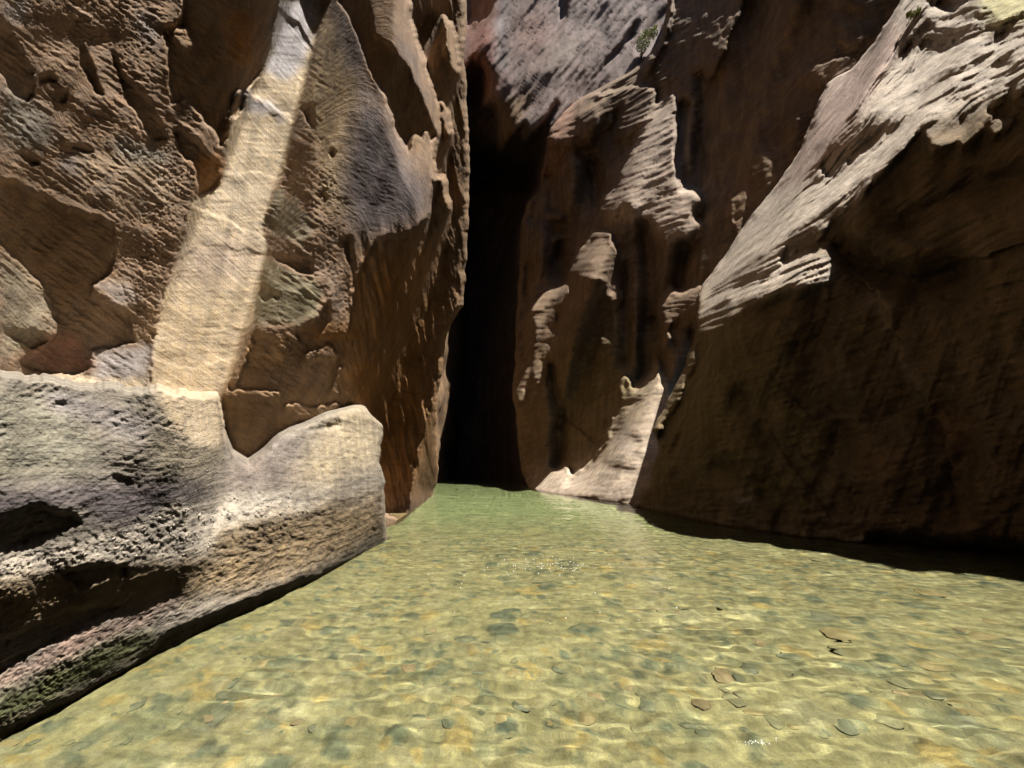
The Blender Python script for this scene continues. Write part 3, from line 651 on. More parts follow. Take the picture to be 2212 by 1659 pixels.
# =================================================================== middle buttress on the right
D_ctrl = [(1142, 1053, 26.5), (1190, 1062, 22.4), (1250, 1072, 19), (1340, 1085, 15.9), (1370, 1091, 15.2), (1140, 700, 27), (1125, 500, 27), (1190, 280, 27), (1245, 205, 27), (1350, 450, 25), (1300, 620, 23), (1340, 800, 18.8), (1440, 620, 18.4), (1500, 450, 20.5),
          (1440, 200, 24), (1442, 0, 26), (1442, -250, 29), (1550, 200, 22.5), (1600, 0, 24), (1600, -250, 27), (1700, 300, 19.5), (1850, 100, 21), (1950, 0, 23), (2050, -250, 26), (1560, 900, 16.5), (1250, 900, 21), (1060, 600, 34), (1100, 1053, 29)]
Dd = Plan(1040, 2140, -260, 1120, D_ctrl, g=3.5)
D_T = [
 ('2', .55, [1510,610, 1510,1060, 1530,1080, 1490,1110, 1570,1150, 1560,1170, 1480,1200, 1400,1230, 1300,1290, 1240,1260, 1190,1260, 1100,1330, 1060,1370, 1060,1300, 1090,1240, 1150,1200, 1200,1100, 1240,1000, 1290,900, 1330,820, 1380,720, 1440,650], {'jit': 4}),
 ('2', .55, [1300,1350, 1290,1310, 1420,1240, 1560,1190, 1660,1180, 1690,1240, 1650,1310, 1640,1380, 1690,1390, 1670,1430, 1610,1500, 1500,1500, 1420,1460, 1400,1400], {'jit': 4}),
 ('2', .1, [1500,1330, 1640,1330, 1640,1400, 1600,1500, 1500,1500, 1420,1450], {'jit': 4}),
 ('2', .45, [890,580, 920,640, 900,720, 840,850, 840,880, 740,910, 750,800, 800,700, 850,630], {'jit': 4}),
 ('2', .45, [940,620, 1060,600, 1060,670, 960,720, 910,740], {'jit': 3}),
 ('2', .4, [1100,600, 1250,560, 1380,520, 1380,690, 1200,830, 1190,760, 1110,740, 1000,760, 900,800, 850,890, 800,980, 790,1010, 830,920, 880,800, 1000,740, 1090,700], {'jit': 4}),
 ('2', -0.090, [1190,590, 1220,640, 1200,740, 1180,790, 1120,720], {'jit': 2}),
 ('2', .36, [1470,0, 1500,-100, 1490,100, 1460,250, 1400,380, 1380,520, 1340,480, 1380,340, 1440,200], {'jit': 4}),
 ('2', -0.063, [1400,360, 1490,200, 1480,420, 1450,600, 1390,690, 1380,560, 1300,540, 1310,490], {'jit': 3}),
 ('2', .6, [1060,1450, 1110,1460, 1100,1500, 1160,1570, 1170,1660, 910,1660, 950,1570, 1010,1500], {'jit': 3}),
 ('2', .5, [1060,1370, 1190,1262, 1100,1360, 1040,1440], {'jit': 2}),
 ('5', .6, [1050,0, 1130,5, 1190,40, 1205,100, 1210,200, 1220,290, 1215,320, 1150,270, 1140,200, 1090,170, 1000,165, 960,170, 920,200, 930,150, 980,80, 1020,30], {'jit': 3}),
 ('2', .3, [740,1330, 820,1340, 830,1380, 750,1370], {'jit': 2}), ('2', .3, [760,1480, 860,1470, 830,1500, 770,1500], {'jit': 2}), ('2', .12, [700,1090, 770,1060, 800,1200, 750,1230], {'jit': 3}), ('2', .1, [690,1500, 740,1520, 720,1640, 690,1640], {'jit': 3}),
 ('5', .6, [710,240, 750,225, 915,220, 910,260, 880,320, 840,360, 830,430, 800,480, 830,510, 825,560, 840,580, 830,600, 760,600, 775,680, 770,760, 760,800, 740,790, 720,740, 705,660, 720,580, 735,500, 720,460, 685,430, 680,380, 700,320, 725,290], {'jit': 3}),
 ('5', -0.090, [765,540, 820,540, 830,570, 770,570], {'jit': 1}), ('5', .1, [690,380, 760,370, 830,310, 840,340, 760,400, 690,420], {'jit': 2}),
 ('5', .55, [670,660, 700,690, 700,740, 680,810, 650,865, 625,865, 640,780], {'jit': 2}),
 ('5', .62, [1430,670, 1450,690, 1470,800, 1495,860, 1540,930, 1540,1290, 1480,1500, 1400,1560, 1300,1500, 1200,1470, 1050,1450, 900,1440, 780,1430, 690,1405, 700,1350, 730,1290, 750,1230, 770,1180, 760,1250, 740,1330, 735,1370, 770,1340, 780,1300, 860,1305, 900,1285, 920,1320, 935,1365, 980,1320, 1060,1260, 1100,1190, 1150,1140, 1170,1060, 1180,980, 1190,950, 1230,930, 1240,880, 1250,860, 1230,830, 1240,770, 1255,760, 1270,840, 1310,830, 1380,770, 1410,720], {'jit': 2}),
 ('5', -0.090, [1235,900, 1290,875, 1345,890, 1290,900, 1250,940], {'jit': 1}), ('5', -0.090, [1240,1095, 1300,1085, 1340,1115, 1345,1150, 1290,1112, 1250,1112], {'jit': 1}), ('5', -0.045, [1300,1190, 1360,1215, 1350,1235, 1320,1215], {'jit': 1}),
 ('5', .3, [1180,960, 1250,950, 1240,1060, 1180,1120, 1170,1050], {'jit': 3}), ('5', .2, [1090,1240, 1250,1250, 1340,1270, 1300,1300, 1180,1280], {'jit': 4}),
 ('5', .55, [1520,240, 1545,260, 1580,275, 1740,255, 1740,330, 1660,330, 1560,375, 1510,420, 1490,470, 1470,420, 1455,350, 1470,310], {'jit': 3}),
 ('5', .4, [1470,520, 1500,510, 1500,540, 1470,545], {'jit': 1}), ('5', .4, [1435,570, 1460,550, 1465,590, 1440,595], {'jit': 1}),
 ('3', .45, [440,0, 500,-300, 480,-300, 420,0, 360,130, 320,230, 262,380, 275,385, 340,250, 385,130], {'jit': 2}),
 ('3', .5, [1285,0, 1420,0, 1380,60, 1300,80], {'jit': 3}),
]
Dd.facing(-.03, D_T); Dd.feather(fbm((Dd.U + 800) / 80, (Dd.V + np.interp(Dd.V, [-260, 200, 420, 600, 1120], [.55, .5, .32, .06, .0]) * (Dd.U - 1330)) / 10, 3, 61), 10, .35, where=Dd.V < 540)
Dd.solve(wl=[(1040, 1049), (1142, 1053), (1190, 1062), (1250, 1072), (1340, 1085), (1370, 1091), (1600, 1110)], h0=28.)
D_col = Dd.field((.195, .138, .092), [('5', (.46, .375, .29), [680,1300, 1100,1200, 1170,950, 1430,660, 1500,900, 1440,1500, 690,1440], {'soft': 16}), ('5', (.36, .30, .29), [1180,960, 1260,1000, 1280,1200, 1180,1180], {'soft': 10, 'a': .7}), ('2', (.36, .285, .225), [1060,1400, 1290,850, 1500,600, 1700,1200, 1600,1520, 1300,1400], {'soft': 16}),  # base darkened to deepen the shade, sunlit foot and patches painted paler
  ('2', (.27, .15, .085), [700,900, 860,880, 800,1100, 690,1120]), ('5', OLIVE, [800,560, 1400,480, 1400,800, 1150,1200, 780,1200], {'soft': 40}), ('5', (.20, .15, .09), [600,860, 800,800, 800,1250, 640,1250], {'soft': 20}), ('3', BROWN, [300,0, 1250,0, 900,380, 600,950, 400,1200, 260,700], {'soft': 20}),
  ('2', (.33, .20, .14), [740,640, 960,560, 840,900, 700,1050], {'soft': 12})])
D_lit = Dd.field(0., [(t[0], 1., t[2], {'soft': 5, 'jit': 4}) for t in D_T if t[1] > .2])
D_amp = Dd.field(1.0, [('3', .45, [280,0, 1250,-300, 900,380, 600,950, 400,1200, 260,700], {'soft': 12}), ('2', 1.15, [1060,1400, 1290,850, 1500,560, 1700,1200, 1600,1520, 1300,1400], {'soft': 12}), ('5', .5, [680,1300, 1100,1200, 1170,950, 1430,660, 1500,900, 1440,1500, 690,1440], {'soft': 10}), ('5', .6, [800,560, 1400,480, 1400,800, 1150,1200, 780,1200], {'soft': 20})])
def line_dist(u, v, pts):
    best = np.full(u.shape, 1e9)
    for i in range(len(pts) - 1):
        a = np.array(pts[i], float); ab = np.array(pts[i + 1], float) - a; L = (ab ** 2).sum()
        t = np.clip(((u - a[0]) * ab[0] + (v - a[1]) * ab[1]) / L, 0, 1)
        best = np.minimum(best, np.hypot(u - a[0] - t * ab[0], v - a[1] - t * ab[1]))
    return best
D_folds = [([(1300, 600), (1290, 720), (1275, 860), (1262, 1010)], 52, 14), ([(1445, 480), (1452, 640), (1440, 760)], 20, 10), ([(1165, 860), (1180, 960), (1172, 1040)], 20, 12),
  ([(1398, 480), (1404, 600), (1398, 760), (1402, 850)], 22, -60), ([(1186, 330), (1198, 440), (1212, 560), (1216, 600)], 24, -50), ([(1142, 580), (1134, 700), (1128, 830)], 18, -50), ([(1336, 580), (1352, 690), (1352, 780)], 15, -36), ([(1527, 180), (1517, 300), (1500, 420), (1472, 560), (1458, 640)], 26, -75), ([(1418, 690), (1428, 780), (1424, 850)], 13, -45),
  ([(1640, 20), (1604, 200), (1572, 380)], 44, -55), ([(1760, 10), (1700, 150), (1660, 290)], 36, -45), ([(1196, 790), (1210, 900), (1206, 1010)], 14, -40), ([(1260, 330), (1290, 400), (1300, 480)], 18, -45), ([(1480, 230), (1470, 330), (1478, 400)], 14, -40), ([(1500, 720), (1480, 800), (1465, 850)], 18, -50), ([(1150, 470), (1165, 420), (1180, 380)], 14, -36)]
def D_detail(u, v):
    am = Dd.at(D_amp, u, v)
    k = np.interp(v, [-260, 200, 420, 600, 1120], [.55, .5, .32, .06, .0])
    phi = v + k * (u - 1330) + 7 * perlin(u / 80, v / 80, 45)
    al = (u + 800) / 70
    d = am * (2.5 * fbm(al, phi / 9, 3, 41, .55) + 1.0 * fbm(al * 1.4, phi / 4.5, 2, 42))
    dk = 1 - Dd.at(D_lit, u, v)
    d += dk * (9.0 * fbm((u + .12 * v) / 42, v / 210, 3, 43) * smooth(v, 150, 500) + 7 * fbm(u / 110, v / 90, 3, 46) + 3.0 * np.abs(fbm(u / 60, v / 60, 3, 49))) + 4 * fbm(u / 120, v / 120, 2, 47) + .6 * speck(u, v, 9, 44)
    d += dk * (edge_step(u, v, PT('5', [840,500, 1000,505, 1150,520, 1350,515, 1420,540]), 9, 60) + edge_step(u, v, PT('5', [780,480, 800,640, 780,800, 860,960, 930,1020]), 9, 60) + edge_step(u, v, PT('3', [300,530, 420,500, 600,420, 760,330, 900,300]), 8, 90) + edge_step(u, v, PT('3', [300,700, 560,640, 760,560]), 7, 80) + edge_step(u, v, PT('3', [250,760, 330,900, 390,1080, 390,1240]), -10, 60))
    for ln, w_, am_ in D_folds: d += dk * am_ * np.exp(-(line_dist(u, v, ln) / w_) ** 2)
    return -d
D_left = [(1444, -260), (1442, 0), (1432, 69), (1413, 105), (1390, 132), (1355, 158), (1310, 182), (1268, 203), (1240, 222), (1217, 242), (1189, 277), (1179, 312), (1168, 381), (1165, 409), (1137, 440), (1125, 482), (1123, 572), (1118, 620), (1112, 700), (1114, 760), (1106, 850), (1116, 900), (1118, 960), (1128, 1020), (1140, 1055), (1150, 1120)]
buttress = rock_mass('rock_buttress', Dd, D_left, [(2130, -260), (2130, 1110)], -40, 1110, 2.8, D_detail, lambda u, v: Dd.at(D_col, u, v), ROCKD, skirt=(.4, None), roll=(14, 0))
tag(buttress, 'banded brown buttress with scattered sunlit patches and a pale foot in the water', 'cliff')

# =================================================================== near right wall with the sunlit shoulder
F_ctrl = [(1368, 1090, 15), (1485, 1117, 11.4), (1665, 1147, 8.96), (1869, 1171, 7.66), (2212, 1205, 6.36), (2500, 1235, 5.6), (1420, 950, 14.3), (1505, 680, 14.0), (1600, 800, 10.6), (1700, 650, 10), (1870, 800, 7.8), (1870, 620, 8.2), (2212, 800, 6.2), (2212, 560, 6.5), (1560, 600, 13.4), (1800, 540, 9.6),
          (2000, 400, 9.2), (2212, 320, 8), (1610, 448, 15.5), (1700, 380, 14.5), (1783, 183, 18.5), (1900, 220, 14.5), (1930, 30, 20), (2100, 150, 12.5), (2212, 100, 11), (2212, -250, 17), (2500, -250, 15), (2500, 600, 5.6), (2000, -250, 24)]
Ff = Plan(1330, 2520, -260, 1330, F_ctrl)
F_T = [
 ('3', .5, [1200,-600, 1200,70, 1130,180, 1000,360, 905,370, 860,430, 820,520, 740,740, 640,900, 560,990, 455,1050, 460,1090, 430,1150, 380,1250, 240,1440, 100,1480, 100,1659, 215,1660, 330,1640, 480,1530, 580,1490, 700,1440, 870,1440, 915,1480, 905,1400, 910,1270, 870,1240, 780,1260, 640,1330, 510,1350, 640,1250, 700,1200, 890,1130, 850,1080,
           1050,1000, 1080,955, 1000,960, 1210,830, 1190,815, 1240,770, 1300,690, 1400,620, 1600,560, 1730,490, 1866,450, 2600,200, 2600,-600], {'jit': 5}),
 ('3', S, [640,1250, 510,1350, 420,1390, 500,1300, 580,1310], {'jit': 3}), ('3', S, [400,1400, 560,1340, 640,1330, 780,1260, 640,1350, 500,1420, 300,1480, 250,1500], {'jit': 3}),
 ('3', -0.072, [1280,560, 1250,630, 1150,720, 1000,840, 880,900, 800,930, 850,850, 960,720, 1100,620]),
 ('3', -0.072, [1290,170, 1400,150, 1600,70, 1500,140, 1380,210, 1230,300, 1150,400, 1090,470, 1070,520, 1000,640, 930,750, 860,850, 800,920, 840,840, 920,720, 1000,600, 1080,460, 1100,400, 1200,280]),
 ('3', S, [1280,90, 1400,20, 1500,-200, 1650,-200, 1640,0, 1540,70, 1400,100, 1300,160]),
 ('3', S, [1500,150, 1640,100, 1700,60, 1740,100, 1600,170, 1460,240, 1330,330, 1250,400, 1320,300, 1400,210]),
 ('3', S, [1600,300, 1700,260, 1760,280, 1640,345]), ('3', S, [1720,130, 1866,60, 1866,120, 1760,200, 1680,230]), ('3', S, [1740,290, 1866,250, 1866,300, 1780,330]),
 ('3', S, [1380,400, 1560,330, 1600,340, 1480,400, 1340,470, 1280,500]), ('3', .0, [1460,480, 1700,390, 1866,340, 1866,380, 1700,430, 1480,520]),
 ('3', -.22, [1866,480, 2600,260, 2600,4000, 1866,4000], {'soft': 60}),
 ('3', .5, [1370,680, 1500,640, 1700,580, 1850,610, 1700,650, 1600,690, 1480,720, 1400,765, 1370,750, 1400,700], {'jit': 4}),
 ('3', .5, [980,980, 1080,955, 1070,975, 990,992], {'jit': 2}), ('3', .5, [740,1620, 790,1600, 850,1590, 860,1605, 770,1630], {'jit': 2}),
 ('3', S, [460,1080, 500,1075, 515,1105, 480,1110], {'jit': 2}), ('3', S, [820,740, 900,730, 920,740, 850,830, 790,930, 760,960, 830,830], {'jit': 3}),
 ('5', .55, [1665,470, 1655,560, 1650,680, 1600,760, 1560,830, 1550,900, 1500,960, 1440,1030, 1405,1060, 1330,1060, 1480,930, 1500,860, 1560,700, 1620,540], {'jit': 3}),
 ('5', .55, [1480,1240, 1510,1190, 1550,1240, 1555,1300, 1530,1300, 1490,1280], {'jit': 2}), ('5', .5, [1300,1400, 1380,1370, 1385,1440, 1320,1500, 1280,1500], {'jit': 3}), ('5', .4, [1420,1040, 1470,1050, 1480,1080, 1430,1070], {'jit': 2}),
]
def F_phi(u, v):
    lines = [([(1340, 700), (1505, 640), (1800, 490), (2212, 190), (2520, -20)], 0), ([(1420, 720), (1510, 590), (1610, 450), (1730, 310), (1850, 150), (2000, -100)], -170), ([(1400, 830), (1505, 800), (1800, 720), (2212, 600), (2520, 520)], 210), ([(1340, 1100), (1800, 1050), (2212, 980), (2520, 930)], 520), ([(1340, 1300), (2520, 1290)], 760)]
    V = []; PH = []
    for p, f in lines:
        p = np.array(p, float); V.append(np.interp(u, p[:, 0], p[:, 1])); PH.append(f)
    o = [1, 0, 2, 3, 4]
    out = np.zeros_like(u)
    vv = [V[i] for i in o]; ff = [PH[i] for i in o]
    for i in range(4):
        a, b = vv[i], vv[i + 1]; t = (v - a) / np.maximum(b - a, 40)
        k = (t >= 0) if i else np.ones_like(u, bool)
        out = np.where(k, ff[i] + t * (ff[i + 1] - ff[i]), out)
    return out
Ff.facing(-.17, F_T)
Ff.feather(fbm(Ff.U / 110, (F_phi(Ff.U, Ff.V) + 8 * perlin(Ff.U / 100, Ff.V / 100, 51)) / 12, 3, 60), 14, .75, where=(Ff.U > 1520) & (Ff.V < 720))
Ff.solve(wl=[(1330, 1085), (1368, 1090), (1485, 1117), (1665, 1147), (1869, 1171), (2212, 1205), (2520, 1237)], h0=26.)
F_col = Ff.field((.185, .134, .078), [('3', (.41, .35, .285), [1200,-300, 1130,180, 900,370, 740,740, 455,1050, 240,1440, 210,1660, 480,1530, 700,1440, 915,1460, 905,1270, 640,1330, 890,1130, 1210,830, 1400,620, 1866,450, 2600,200, 2600,-300], {'soft': 14}), ('3', (.41, .31, .26), [1200,80, 1290,170, 1000,640, 850,830, 600,1000, 740,740, 860,430, 1010,350], {'soft': 10}),  # shaded face painted darker than the sunlit shoulder of the same rock
  ('3', (.36, .33, .14), [1600,0, 1900,-200, 2300,-200, 1866,120, 1700,150], {'soft': 14, 'a': .8}), ('9', (.205, .16, .082), [180,560, 560,560, 640,900, 800,1000, 780,1300, 300,1380, 0,1300, 60,900], {'soft': 40}), ('9', (.24, .145, .08), [1220,880, 1400,960, 1440,1150, 1360,1230, 1290,1050], {'soft': 16}), ('9', (.21, .135, .075), [880,1050, 1080,1050, 1060,1260, 920,1270], {'soft': 20}),
  ('9', (.155, .107, .06), [1100,1300, 1659,1000, 1900,1100, 1900,1650, 900,1600], {'soft': 40}), ('9', (.38, .29, .20), [940,330, 1020,400, 1120,640, 1220,880, 1190,880, 1050,600, 960,440], {'soft': 6, 'a': .6}), ('d', (.30, .25, .18), [1372,1084, 1485,1110, 1665,1139, 1869,1163, 2000,1176], {'line': 4, 'soft': 3, 'jit': 6, 'a': .8}), ('9', (.38, .32, .24), [360,1320, 460,1330, 440,1370, 370,1350], {'soft': 4})])
F_lit = Ff.field(0., [('3', 1., F_T[0][2], {'soft': 16})])
F_folds = [([(1830, 540), (1900, 590), (1980, 610), (2060, 590)], 34, -70), ([(1900, 1172), (2050, 1188), (2300, 1212)], 22, -70), ([(1560, 1010), (1640, 1040), (1700, 1100)], 30, -30), ([(1600, 860), (1650, 900), (1660, 960)], 26, -36), ([(2040, 900), (2080, 990), (2060, 1100)], 44, -40), ([(1960, 480), (2080, 420), (2212, 380)], 30, -36), ([(1740, 760), (1800, 900), (1840, 1000)], 36, -26)]
F_steps = [(PT('9', [930,330, 1010,430, 1060,560, 1120,650, 1200,860, 1250,960, 1310,1080, 1330,1200]), -16, 110), (PT('9', [180,560, 420,520, 760,510, 1000,480, 1250,430, 1500,420]), 9, 60), (PT('9', [150,800, 260,770, 480,745, 560,800, 640,890]), 9, 50),
  (PT('9', [640,900, 900,940, 1200,960, 1380,940, 1550,930]), 12, 60), (PT('9', [800,170, 1000,300, 1130,330, 1300,280, 1500,220]), -14, 90), (PT('9', [620,1180, 700,1280, 740,1340]), 10, 60), (PT('9', [1240,1330, 1150,1390, 1090,1470, 1080,1560]), -12, 80), (PT('9', [400,960, 500,960, 560,1080, 700,1160]), 10, 60), (PT('9', [850,1180, 940,1060, 1050,1020]), 9, 50)]
def F_detail(u, v):
    k = Ff.at(F_lit, u, v)
    ph = F_phi(u, v) + 8 * perlin(u / 100, v / 100, 51)
    al = u / 85
    f1 = fbm(al, ph / 11, 3, 52, .55)
    d = (1.0 + 1.0 * k) * (2.6 * f1 + 1.0 * fbm(al * 1.6, ph / 5, 2, 53))
    d += k * (4.0 * np.minimum(fbm(al * .5, ph / 26, 2, 57), .15) - 5.0 * smooth(fbm(al * .7, ph / 9, 2, 59), .25, .5))
    q = 1 - k
    d += q * (7.0 * fbm((u + .38 * v) / 44, v / 240, 3, 54) * smooth(v, 450, 700) + 13 * fbm(u / 170, v / 130, 3, 55) + 7 * np.abs(fbm(u / 70, v / 50, 3, 58)) * smooth(v, 820, 1000)) + .7 * speck(u, v, 9, 56) * (1 + k)
    for ln, w_, am_ in F_folds: d += q * am_ * np.exp(-(line_dist(u, v, ln) / w_) ** 2)
    for ln, am, re in F_steps: d += q * edge_step(u, v, ln, am, re)
    return -d
F_left = [(2010, -260), (1990, -100), (1945, 0), (1928, 30), (1898, 77), (1856, 132), (1836, 150), (1804, 166), (1783, 185), (1766, 222), (1731, 316), (1689, 384), (1655, 422), (1612, 448), (1610, 465), (1599, 491), (1578, 533), (1518, 614), (1506, 640), (1504, 706), (1497, 740), (1475, 800), (1445, 859), (1437, 878), (1415, 915), (1407, 927), (1419, 953), (1422, 975), (1407, 1012), (1400, 1053), (1381, 1072), (1370, 1091), (1366, 1120), (1360, 1330)]
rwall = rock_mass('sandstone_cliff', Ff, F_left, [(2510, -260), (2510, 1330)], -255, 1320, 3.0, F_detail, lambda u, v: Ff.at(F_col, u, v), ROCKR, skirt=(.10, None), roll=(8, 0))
tag(rwall, 'broad shaded brown wall with a sunlit striped shoulder running up to the corner', 'cliff')
# =================================================================== riverbed and water
def bed_z(x, y):
    d = .34 + .75 * smooth(y, 7, 18) - .10 * smooth(x, 2.0, 6.5) * (1 - smooth(y, 6, 10))
    edge = -2.75 + .02 * y
    d = d - .2 * (1 - smooth(x, edge, edge + .9)) * (1 - smooth(y, 7, 9))
    return -d + .05 * fbm(x / 1.1, y / 1.1, 3, 61) + .018 * fbm(x / .22, y / .22, 3, 62)
def worley(x, y, seed):
    xi = np.floor(x).astype(np.int64); yi = np.floor(y).astype(np.int64)
    f1 = np.full(x.shape, 9.); f2 = np.full(x.shape, 9.); cid = np.zeros(x.shape, np.int64)
    for dx in (-1, 0, 1):
        for dy in (-1, 0, 1):
            h = _PERM[_PERM[(xi + dx + seed * 31) & 511] + ((yi + dy) & 511)]
            px = xi + dx + .5 + .42 * np.cos(h * 1.7); py = yi + dy + .5 + .42 * np.sin(h * 2.3)
            d = np.hypot(x - px, y - py) * (.75 + .5 * ((h * 37) % 101) / 100)
            k = d < f1; f2 = np.where(k, f1, np.minimum(f2, d)); cid = np.where(k, h, cid); f1 = np.where(k, d, f1)
    return f1, f2, cid
ys = np.concatenate([np.arange(-12, .5, .5), np.arange(.5, 7, .03), np.arange(7, 16, .08), np.arange(16, 90, .8)])
xs = np.concatenate([np.arange(-12, -4.5, .5), np.arange(-4.5, 8.5, .035), np.arange(8.5, 16, .5)])
X, Y = np.meshgrid(xs, ys)
wx_ = X + .05 * fbm(X / .2, Y / .2, 2, 64); wy_ = Y + .05 * fbm(X / .2, Y / .2, 2, 65)
PAL = np.array([(.22, .175, .10), (.24, .19, .105), (.195, .16, .09), (.15, .135, .085), (.105, .105, .074), (.07, .077, .06), (.28, .19, .08), (.21, .17, .105), (.18, .15, .09), (.26, .215, .135)])
cb = np.ones(X.shape + (3,)) * np.array((.22, .178, .10)); hz = np.zeros(X.shape)
for sc_, se, am, lo in ((.34, 1, .035, -.25), (.19, 2, .022, -.1), (.10, 3, .010, -.3)):
    f1, f2, cid = worley(wx_ / sc_, wy_ / sc_, se)
    inn = smooth(f2 - f1, .03, .22) * smooth(.62 - f1, 0, .2)
    on = ((cid * 53) % 97 / 97.0 < (.55 if se < 3 else .6)) & (fbm(X / 1.4, Y / 1.4, 2, 70 + se) > lo)
    k = (inn * on)
    hz = np.maximum(hz, k * am * (.5 + ((cid * 29) % 31) / 31))
    cc_ = PAL[(cid * 7) % len(PAL)]
    cb = cb * (1 - .8 * k[..., None]) + cc_ * .8 * k[..., None]
cb = cb * .9 * np.array((.95, 1.02, 1.12))
dp = smooth(Y, 7, 16)[..., None]; cb = cb * (1 - dp) + np.array((.22, .245, .14)) * dp
for u__, v__, w__ in ((440, 1610, 130), (480, 1580, 90), (300, 1640, 150), (700, 1640, 90), (1215, 1520, 60), (1035, 1530, 45), (1780, 1390, 110), (1980, 1350, 90), (2080, 1630, 140), (1720, 1490, 90), (1910, 1510, 90), (900, 1500, 70), (620, 1560, 80), (1330, 1560, 70), (1500, 1620, 120), (2150, 1500, 100)):
    p__ = ground(u__, v__, -.3); r__ = .5 * w__ / F * float(ground_t(v__, -.3))
    k__ = smooth(1 - np.hypot(X - p__[0], (Y - p__[1]) * .8) / r__ + .35 * fbm(X / .12, Y / .12, 3, 66), 0, .5)[..., None] * .6
    cb = cb * (1 - k__) + np.array((.095, .098, .07)) * k__
Pb = np.stack([X, Y, bed_z(X, Y) + hz], -1)
bed = grid_object('riverbed', Pb[:, ::-1], cb[:, ::-1], rock_material('river_sand', .3, 3.0)); tag(bed, kind='structure')

def water_material():
    m, n, l = mat_new('river_water')
    out = n.new('ShaderNodeOutputMaterial')
    rf = n.new('ShaderNodeBsdfRefraction'); rf.inputs['Color'].default_value = (.93, .97, .84, 1); rf.inputs['IOR'].default_value = 1.33; rf.inputs['Roughness'].default_value = 0
    gl = n.new('ShaderNodeBsdfGlossy'); gl.inputs['Roughness'].default_value = 0
    fr = n.new('ShaderNodeFresnel'); fr.inputs['IOR'].default_value = 1.33
    m2 = n.new('ShaderNodeMixShader')
    l.new(fr.outputs[0], m2.inputs[0]); l.new(rf.outputs[0], m2.inputs[1]); l.new(gl.outputs[0], m2.inputs[2])
    l.new(m2.outputs[0], out.inputs['Surface'])
    return m
wy = np.concatenate([np.arange(-12, .5, .5), np.arange(.5, 9, .035), np.arange(9, 20, .08), np.arange(20, 90.1, .5)])
wx = np.concatenate([np.arange(-12, -4, .4), np.arange(-4, 9.2, .04), np.arange(9.2, 16.1, .4)])
X, Y = np.meshgrid(wx, wy)
Z = .0068 * fbm(X / .42 + .5 * Y, Y / .2, 3, 81) + 0.0045 * fbm(X / .15 + .9 * Y, Y / .08, 2, 85) + .010 * fbm(X / 1.8, Y / .9, 2, 88)
Z = Z * (.6 + .6 * smooth(fbm(X / 2.0, Y / 2.0, 2, 92), -.3, .5)) * (1 + .6 * smooth(X, 1.5, 5))
Pw = np.stack([X, Y, Z], -1)
water = grid_object('water', Pw[:, ::-1], None, water_material())
water.cycles.is_caustics_caster = True
for o in (bed, bench, cliff_l, rwall, buttress): o.cycles.is_caustics_receiver = True
tag(water, kind='structure')

# =================================================================== stones on the bed
def stone_mesh(seed):
    rng = random.Random(seed)
    bm = bmesh.new(); bmesh.ops.create_icosphere(bm, subdivisions=3, radius=1.0)
    off = [rng.uniform(-50, 50) for _ in range(3)]
    from mathutils import noise as N
    for q in bm.verts:
        c = q.co.normalized(); d = 1 + .42 * N.noise(Vector((c.x * 1.3 + off[0], c.y * 1.3 + off[1], c.z * 1.3 + off[2]))) + .14 * N.noise(Vector((c.x * 4 + off[1], c.y * 4 + off[2], c.z * 4)))
        rr_ = min(1.0, math.hypot(c.x, c.y)); hh = (1 - rr_ * rr_) ** 1.9
        d = 1 + .6 * (d - 1); q.co = Vector((c.x * d, c.y * d, (hh if c.z > 0 else -.25 * hh) * (.85 + .3 * (d - .8))))
    for f in bm.faces: f.smooth = True
    me = bpy.data.meshes.new('river_stone'); bm.to_mesh(me); bm.free()
    return me

def stone_material(name, col, col2):
    m, n, l = mat_new(name)
    out = n.new('ShaderNodeOutputMaterial'); b = n.new('ShaderNodeBsdfPrincipled'); l.new(b.outputs[0], out.inputs[0])
    tc = n.new('ShaderNodeTexCoord'); t = n.new('ShaderNodeTexNoise'); t.inputs['Scale'].default_value = 3.0; t.inputs['Detail'].default_value = 5
    oi = n.new('ShaderNodeObjectInfo'); ad = n.new('ShaderNodeVectorMath'); ad.operation = 'ADD'
    l.new(tc.outputs['Object'], ad.inputs[0]); l.new(oi.outputs['Location'], ad.inputs[1]); l.new(ad.outputs[0], t.inputs['Vector'])
    r = n.new('ShaderNodeValToRGB'); r.color_ramp.elements[0].color = col + (1,); r.color_ramp.elements[1].color = col2 + (1,); r.color_ramp.elements[0].position = .35; r.color_ramp.elements[1].position = .7
    l.new(t.outputs[0], r.inputs[0])
    t2 = n.new('ShaderNodeTexNoise'); t2.inputs['Scale'].default_value = 1.6; t2.inputs['Detail'].default_value = 3; l.new(ad.outputs[0], t2.inputs['Vector'])
    r2 = n.new('ShaderNodeMapRange'); r2.inputs['From Min'].default_value = .42; r2.inputs['From Max'].default_value = .62; r2.inputs['To Max'].default_value = .3; l.new(t2.outputs[0], r2.inputs['Value'])
    mx = n.new('ShaderNodeMix'); mx.data_type = 'RGBA'; l.new(r2.outputs[0], mx.inputs[0]); l.new(r.outputs[0], mx.inputs[6]); mx.inputs[7].default_value = (.20, .168, .105, 1)
    l.new(mx.outputs[2], b.inputs['Base Color']); b.inputs['Roughness'].default_value = .8
    return m
SMAT = {'dark grey green': stone_material('stone_dark', (.066, .07, .055), (.105, .105, .075)), 'olive grey': stone_material('stone_olive', (.12, .112, .072), (.165, .145, .09)),
        'ochre': stone_material('stone_ochre', (.18, .13, .065), (.19, .15, .085)), 'rusty': stone_material('stone_rust', (.16, .105, .065), (.17, .13, .08))}
SMESH = {k: [] for k in SMAT}
